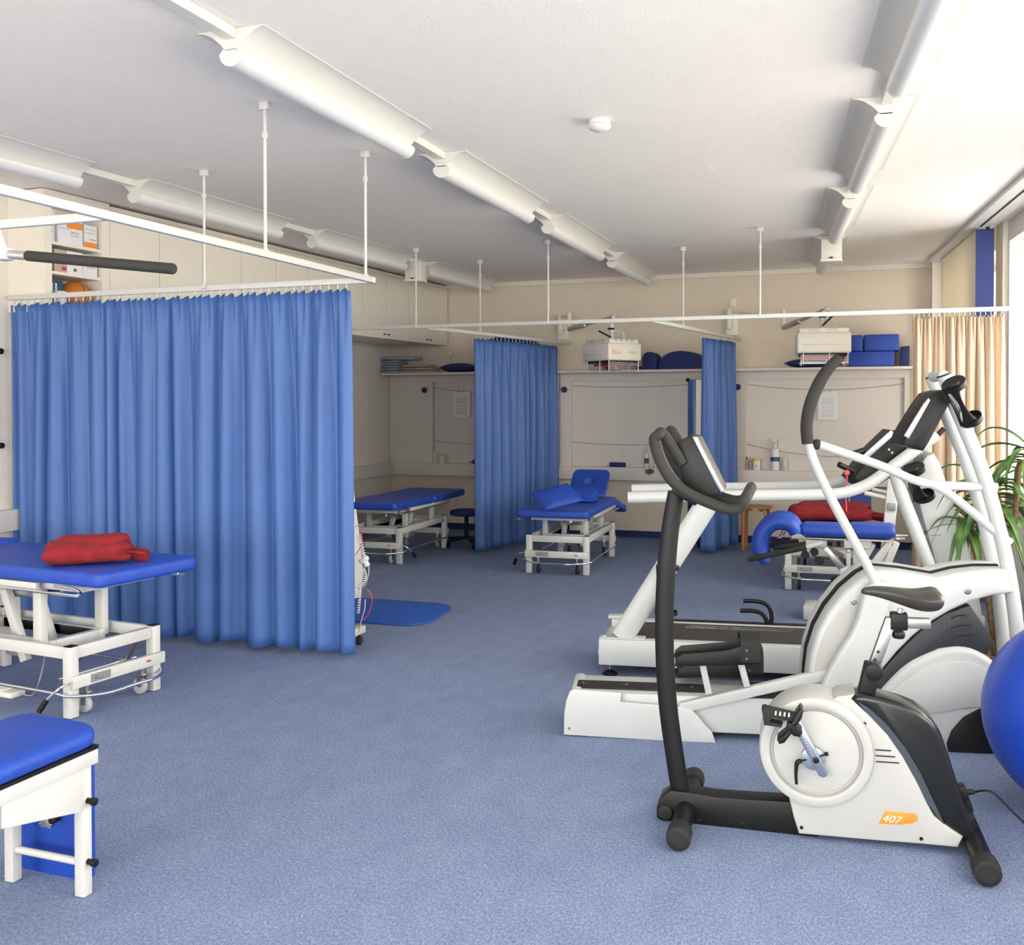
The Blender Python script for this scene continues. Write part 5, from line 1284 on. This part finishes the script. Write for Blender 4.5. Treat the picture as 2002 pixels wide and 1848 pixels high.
block(1657, 655, 1687, 685, 'blue foam block on top of the long block, left of two', zb=zb+.001)
block(1689, 653, 1758, 685, 'blue foam block on top of the long block, right of two', zb=zb+.001)
a = w5(1755, 717, 10.97); b = w5(1774, 676, 10.97)
solo('foam_wedge', MB().prism([V((a.x+.015, 10.97, SH+.001)), V((b.x+.02, 10.97, SH+.001)), V((b.x+.02, 10.97, b.z)), V((a.x+.03, 10.97, b.z-.01))], (0,.25,0), .006), 'navy', 'dark blue foam wedge at the right end of the shelf pile', 'foam wedge')
# ================================================================== on the cladding: knobs, strings, notes
for i, (x, y, lab) in enumerate(((832,763,'dark blue round knob on the panel left of the left notice'), (1105,762,'dark blue round knob between the rear left curtain and middle board'), (1443,757,'dark blue round knob right of the narrow blue curtain'))):
    q = w5(x, y, yf); r = thing('round_knob', lab, 'knob', (q.x, yf, q.z), 0, 'blue wall knobs')
    part('knob_head', MB().lathe([(0,-.05),(.028,-.05),(.034,-.045),(.034,-.03),(.026,-.02)], (q.x, yf, q.z), (0,1,0), 24), 'bluebl', r, world=True)
    part('knob_stem', MB().cyl((q.x, yf-.03, q.z), (q.x, yf, q.z), .014), 'bluebl', r, world=True)
def string(x0, x1, y0, y1, ysag, lab):
    a = w5(x0, y0, YB-.03); b = w5(x1, y1, YB-.03); m_ = w5((x0+x1)/2, ysag, YB-.03)
    pts = []
    for k in range(13):
        t = k/12; p = a.lerp(b, t); s = (m_.z-(a.z+b.z)/2)*4*t*(1-t); pts.append(p+V((0,0,s)))
    solo('note_string', MB().tube(pts, .0022, seg=6, res=1), 'cord', lab, 'string')
string(847, 1060, 758, 762, 768, 'upper dark string sagging across the left wall board')
string(847, 1060, 861, 868, 870, 'lower dark string sagging across the left wall board')
string(1120, 1343, 754, 752, 757, 'upper dark string sagging across the middle wall board')
string(1120, 1343, 864, 866, 870, 'lower dark string sagging across the middle wall board')
string(1459, 1768, 751, 750, 762, 'upper dark string sagging across the right wall board')
string(1459, 1768, 868, 884, 892, 'lower dark string sagging across the right wall board')
def notice(x0, y0, x1, y1, lab):
    a = w5(x0, y1, YB-.04); b = w5(x1, y0, YB-.04)
    r = thing('notice', lab, 'notice', ((a.x+b.x)/2, YB-.04, a.z))
    part('sheet', MB().bb(a.x, b.x, YB-.040, YB-.038, a.z, b.z), 'paper', r, world=True)
    mb = MB(); n = 26; rn = random.Random(3)
    for k in range(n):
        if k in (1, 2, 12, 16): continue
        z = b.z-.035-(b.z-a.z-.06)*k/n; w_ = (b.x-a.x)*(.62+rn.uniform(-.04,.04)); 
        if k in (0,): w_ *= .4
        cx = (a.x+b.x)/2; x = cx-w_/2
        while x < cx+w_/2:
            ww = rn.uniform(.008,.022); mb.bb(x, min(x+ww, cx+w_/2), YB-.0405, YB-.04, z-.0022, z+.0018); x += ww+.004
    part('printed_lines', mb, 'greyp', r, 'lines of tiny print', world=True)
    for f in (.3, .62): part('paper_clip', MB().tube([V((a.x+(b.x-a.x)*f, YB-.043, b.z-.012)), V((a.x+(b.x-a.x)*f, YB-.043, b.z+.02)), V((a.x+(b.x-a.x)*f+.01, YB-.03, b.z+.028))], .0025, seg=6), 'greyp', r, world=True)
notice(886, 766, 919, 816, 'typed white notice clipped to the string at the left wall board')
notice(1599, 765, 1639, 821, 'typed white notice clipped to the string at the right wall board')
# sockets
def socket(x, y, lab):
    q = w5(x, y, YB-.13); r = thing('wall_socket', lab, 'socket', (q.x, YB-.13, q.z), 0, 'sockets on the cable trunking')
    part('face_plate', MB().box((q.x, YB-.134, q.z), (.075,.008,.075), None, .003), 'panel', r, world=True)
    part('socket_well', MB().lathe([(0,.0),(.021,.0),(.022,-.004),(.026,-.005),(.026,.001)], (q.x, YB-.138, q.z), (0,1,0), 20), 'stem', r, 'round socket well with its shadow painted brown', world=True)  # brown colour stands for the shade inside the well
for x, lab in ((937,'socket on the trunking just left of the rear left curtain'), (1266,'left socket of the pair under the middle wall board'), (1275,'right socket of the pair under the middle wall board')): socket(x, 924-8 if x < 1000 else 922, lab)
q = w5(829, 912, YB-.13); r = thing('light_switch', 'small cream double switch on the trunking in the far left corner', 'switch', (q.x, YB-.13, q.z))
part('switch_plate', MB().box((q.x, YB-.134, q.z), (.14,.01,.07), None, .003), 'panel', r, world=True)
part('rocker', MB().box((q.x-.03, YB-.142, q.z-.01), (.04,.01,.03), (.2,0,0), .002), 'panel', r, world=True); part('rocker', MB().box((q.x+.03, YB-.142, q.z), (.05,.014,.045), (.2,0,0), .002), 'panel', r, world=True)
# ================================================================== on the ledge
ZL = .801; yl = YB-.075
def bottle(x, y0, y1, rad, lab, m='diff', spray=False, band=None, name='bottle', capm='white'):
    q = w5(x, y1, yl); z1 = w5(x, y0, yl).z; h = z1-ZL
    r = thing(name, lab, 'bottle', (q.x, yl, ZL)); b = (q.x, yl, ZL)
    hh = h*(.70 if spray else .78)
    part('bottle_body', MB().lathe([(0,0),(rad*.92,0),(rad,.004),(rad,hh*.86),(rad*.85,hh*.95),(rad*.4,hh),(rad*.4,hh+.006),(0,hh+.006)], b, seg=24), m, r, world=True)
    if spray:
        part('spray_head', MB().cyl((q.x, yl, ZL+hh), (q.x, yl, ZL+h*.86), rad*.42).box((q.x-.006, yl, ZL+h*.93), (rad*1.3,rad*.8,h*.13), None, .004), capm, r, world=True)
    else:
        part('cap', MB().cyl((q.x, yl, ZL+hh+.003), (q.x, yl, ZL+h), rad*.5, rad*.35), capm, r, world=True)
    if band:
        part('label', MB().lathe([(rad+.0006,h*band[0]),(rad+.0012,h*band[0]),(rad+.0012,h*band[1]),(rad+.0006,h*band[1])], b, seg=24), band[2], r, band[3], world=True)
    return r
bottle(850, 879, 904, .018, 'small white bottle at the left end of the left ledge')
bottle(1264, 873, 912, .024, 'white spray bottle on the ledge under the middle wall board', spray=True, band=(.2,.45,'bookb','pale label with blue marks'))
bottle(1460, 893, 915, .014, 'tiny dark-capped bottle at the left end of the right ledge', m='pinkt', capm='black')
bottle(1467, 894, 915, .015, 'tiny pinkish bottle second from the left on the right ledge', m='pinkt', capm='pinkt')
bottle(1515, 857, 916, .047, 'large white spray bottle with blue label on the right ledge', spray=True, band=(.28,.42,'bookb','dark blue label'))
bottle(1534, 888, 916, .030, 'frosted small bottle right of the large spray bottle', m='clear', capm='clear')
def jar(x, y0, y1, rad, lab):
    q = w5(x, y1, yl); h = w5(x, y0, yl).z-ZL
    r = thing('jar', lab, 'jar', (q.x, yl, ZL), 0, 'yellow-lidded jars on the ledges'); b = (q.x, yl, ZL)
    part('jar_body', MB().lathe([(0,0),(rad*.95,0),(rad,.005),(rad,h*.8),(0,h*.8)], b, seg=24), 'paper', r, world=True)
    part('lid', MB().lathe([(0,h*.8),(rad*1.06,h*.8),(rad*1.06,h*.98),(rad,h),(0,h)], b, seg=24), 'yellow', r, world=True)
    part('label', MB().sphere((q.x+.0, yl-rad*.7, ZL+h*.38), rad*.42, (1,.9,1), seg=12), 'orange', r, 'orange picture on the label', world=True)
jar(865, 887, 904, .036, 'yellow-lidded jar on the left ledge beside the small white bottle')
jar(1285, 893, 913, .034, 'yellow-lidded jar on the middle ledge behind the bike handlebar')
jar(1479, 897, 916, .042, 'yellow-lidded jar with orange label on the right ledge')
q = w5(1207, 905, yl); a = w5(1192, 905, yl); b = w5(1223, 905, yl)
r = thing('roll_cushion', 'small dark blue roll cushion on the middle ledge', 'cushion', (q.x, yl, ZL))
part('roll', MB().cyl((a.x, yl, ZL+.027), (b.x, yl, ZL+.027), .0265, bev=.01), 'navy', r, world=True)
part('end_button', MB().cyl((b.x, yl, ZL+.027), (b.x+.002, yl, ZL+.027), .008), 'navy', r, world=True)
a = w5(921, 903, yl); b = w5(958, 903, yl)
r = thing('roll_cushion', 'dark blue roll with a cord tip on the left ledge by the curtain', 'cushion', ((a.x+b.x)/2, yl, ZL))
part('roll', MB().cyl((a.x+.02, yl, ZL+.026), (b.x, yl, ZL+.026), .0255, bev=.008), 'navy', r, world=True)
part('cord_tip', MB().cyl((a.x-.02, yl, ZL+.02), (a.x+.02, yl, ZL+.024), .006), 'black', r, world=True)
# ================================================================== radiator under the window
r = thing('radiator', 'pale panel radiator under the window behind the plant', 'radiator', tuple(wp(4.2, -.12, .12)))
mb = MB(); wbox(mb, 3.1, 5.1, -.15, -.05, .14, .66, .01); part('panel', mb, 'white', r, world=True)
mb = MB()
for k in range(28): wbox(mb, 3.14+k*.07, 3.17+k*.07, -.154, -.149, .18, .62)
part('ribs', mb, 'white', r, world=True)
mb = MB(); wbox(mb, 3.3, 3.34, -.13, -.07, 0, .14); wbox(mb, 4.86, 4.9, -.13, -.07, 0, .14); part('foot', mb, 'white', r, world=True)
# ================================================================== potted plant
PP = V((.56, 5.80, 0))
r = thing('potted_plant', 'tall dragon plant with drooping striped leaves by the window', 'plant', PP)
part('pot', MB().lathe([(0,0),(.13,0),(.135,.01),(.160,.19),(.170,.195),(.170,.22),(.155,.22),(.15,.18),(0,.18)], PP, seg=36), 'terra', r, world=True)
part('soil', MB().cyl(PP+V((0,0,.175)), PP+V((0,0,.19)), .148), 'stem', r, world=True)
stems = [[(0,0,.17),(.0,.02,.5),(-.03,.03,.8),(-.05,.03,1.02)], [(.04,-.03,.17),(.03,-.05,.6),(.06,-.06,.95),(.08,-.04,1.22)], [(-.02,.02,.17),(-.06,.04,.5),(-.10,.05,.66),(-.16,.05,.86)]]
for s_ in stems: part('cane', MB().tube([PP+V(p) for p in s_], [.017,.015,.014,.012], seg=10), 'stem', r, world=True)
rnl = random.Random(21)
def leaf(base, az, L, wd, lift, droop, m):
    d = V((math.cos(az), math.sin(az), 0)); sd = V((-d.y, d.x, 0)); n = 12
    g = MB(); pts = []
    for k in range(n+1):
        t = k/n; h = L*(lift*t - droop*t*t); x = L*(t*(1-.22*t)); pts.append(base + d*x*.85 + V((0,0,h)))
    def f(s_, q):
        i = min(n-1, int(s_*n)); fr = s_*n-i; p = pts[i].lerp(pts[i+1], fr); w_ = wd*math.sin(PI*min(1, s_*.93+.07))**.7*(1-s_**3*.6)
        return p+sd*w_*(q-.5)+V((0,0,abs(q-.5)*w_*.5))
    g.grid(f, n, 4)
    return g
crowns = [(V(stems[0][-1]), 24), (V(stems[1][-1])+V((.05,0,0)), 22), (V(stems[2][-1]), 24), (V(stems[0][2])+V((0,0,.08)), 12)]
for cpt, cnt in crowns:
    for k in range(cnt):
        az = k*2.399+rnl.uniform(-.3,.3); t = k/cnt
        g = leaf(PP+cpt+V((0,0,-.10*t+.06)), az, rnl.uniform(.32,.52), rnl.uniform(.034,.050), rnl.uniform(.3,.9)*(1.3-t), rnl.uniform(.55,1.15), 'grn')
        part('leaf', g, 'grn', r, world=True, ang=180)
# ================================================================== camera, light
cam = bpy.data.cameras.new('camera'); co = bpy.data.objects.new('camera', cam); C.objects.link(co)
cam.sensor_fit = 'HORIZONTAL'; cam.sensor_width = 36; cam.lens = FPX/2002*36; cam.shift_y = (PY-924)/2002; cam.clip_start = .05
Rr = Matrix((CM[0], -V(CM[1]), -V(CM[2]))).transposed().to_4x4(); co.matrix_world = Matrix.Translation(EYE) @ Rr
bpy.context.scene.camera = co
w = bpy.data.worlds.new('daylight'); bpy.context.scene.world = w; w.use_nodes = True
bg = w.node_tree.nodes['Background']; bg.inputs['Strength'].default_value = 6.0
nt = w.node_tree; tc = nt.nodes.new('ShaderNodeTexCoord'); sp_ = nt.nodes.new('ShaderNodeSeparateXYZ'); rp = nt.nodes.new('ShaderNodeValToRGB')
mp_ = nt.nodes.new('ShaderNodeMapRange'); mp_.inputs['From Min'].default_value = -1; nt.links.new(tc.outputs['Generated'], sp_.inputs[0]); nt.links.new(sp_.outputs['Z'], mp_.inputs['Value']); nt.links.new(mp_.outputs[0], rp.inputs['Fac'])
e = rp.color_ramp.elements; e[0].position = .46; e[0].color = (.80, .76, .68, 1); e[1].position = .50; e[1].color = (1, .965, .90, 1); nt.links.new(rp.outputs['Color'], bg.inputs['Color'])
for i, (a, b) in enumerate(wins):
    L = bpy.data.lights.new('window_portal', 'AREA'); L.shape = 'RECTANGLE'; L.size = b-a; L.size_y = HEAD-SILL; L.cycles.is_portal = True
    o = bpy.data.objects.new('window_portal', L); C.objects.link(o); c = wp((a+b)/2, WT+.02, (SILL+HEAD)/2); o.location = c
    o.rotation_euler = (-dN).to_track_quat('-Z', 'Y').to_euler()
for i, (a, b) in enumerate(FILL_WIN):  # portals for the added windows behind the camera
    L = bpy.data.lights.new('window_portal', 'AREA'); L.shape = 'RECTANGLE'; L.size = b-a; L.size_y = 2.43; L.cycles.is_portal = True
    o = bpy.data.objects.new('window_portal', L); C.objects.link(o); o.location = ((a+b)/2, -3.22, 1.665); o.rotation_euler = V((0,1,0)).to_track_quat('-Z', 'Y').to_euler()
sc = bpy.context.scene
sc.view_settings.view_transform = 'Standard'; sc.view_settings.look = 'None'; sc.view_settings.gamma = 1; sc.view_settings.exposure = 0.97
sc.cycles.max_bounces = 10; sc.cycles.diffuse_bounces = 6
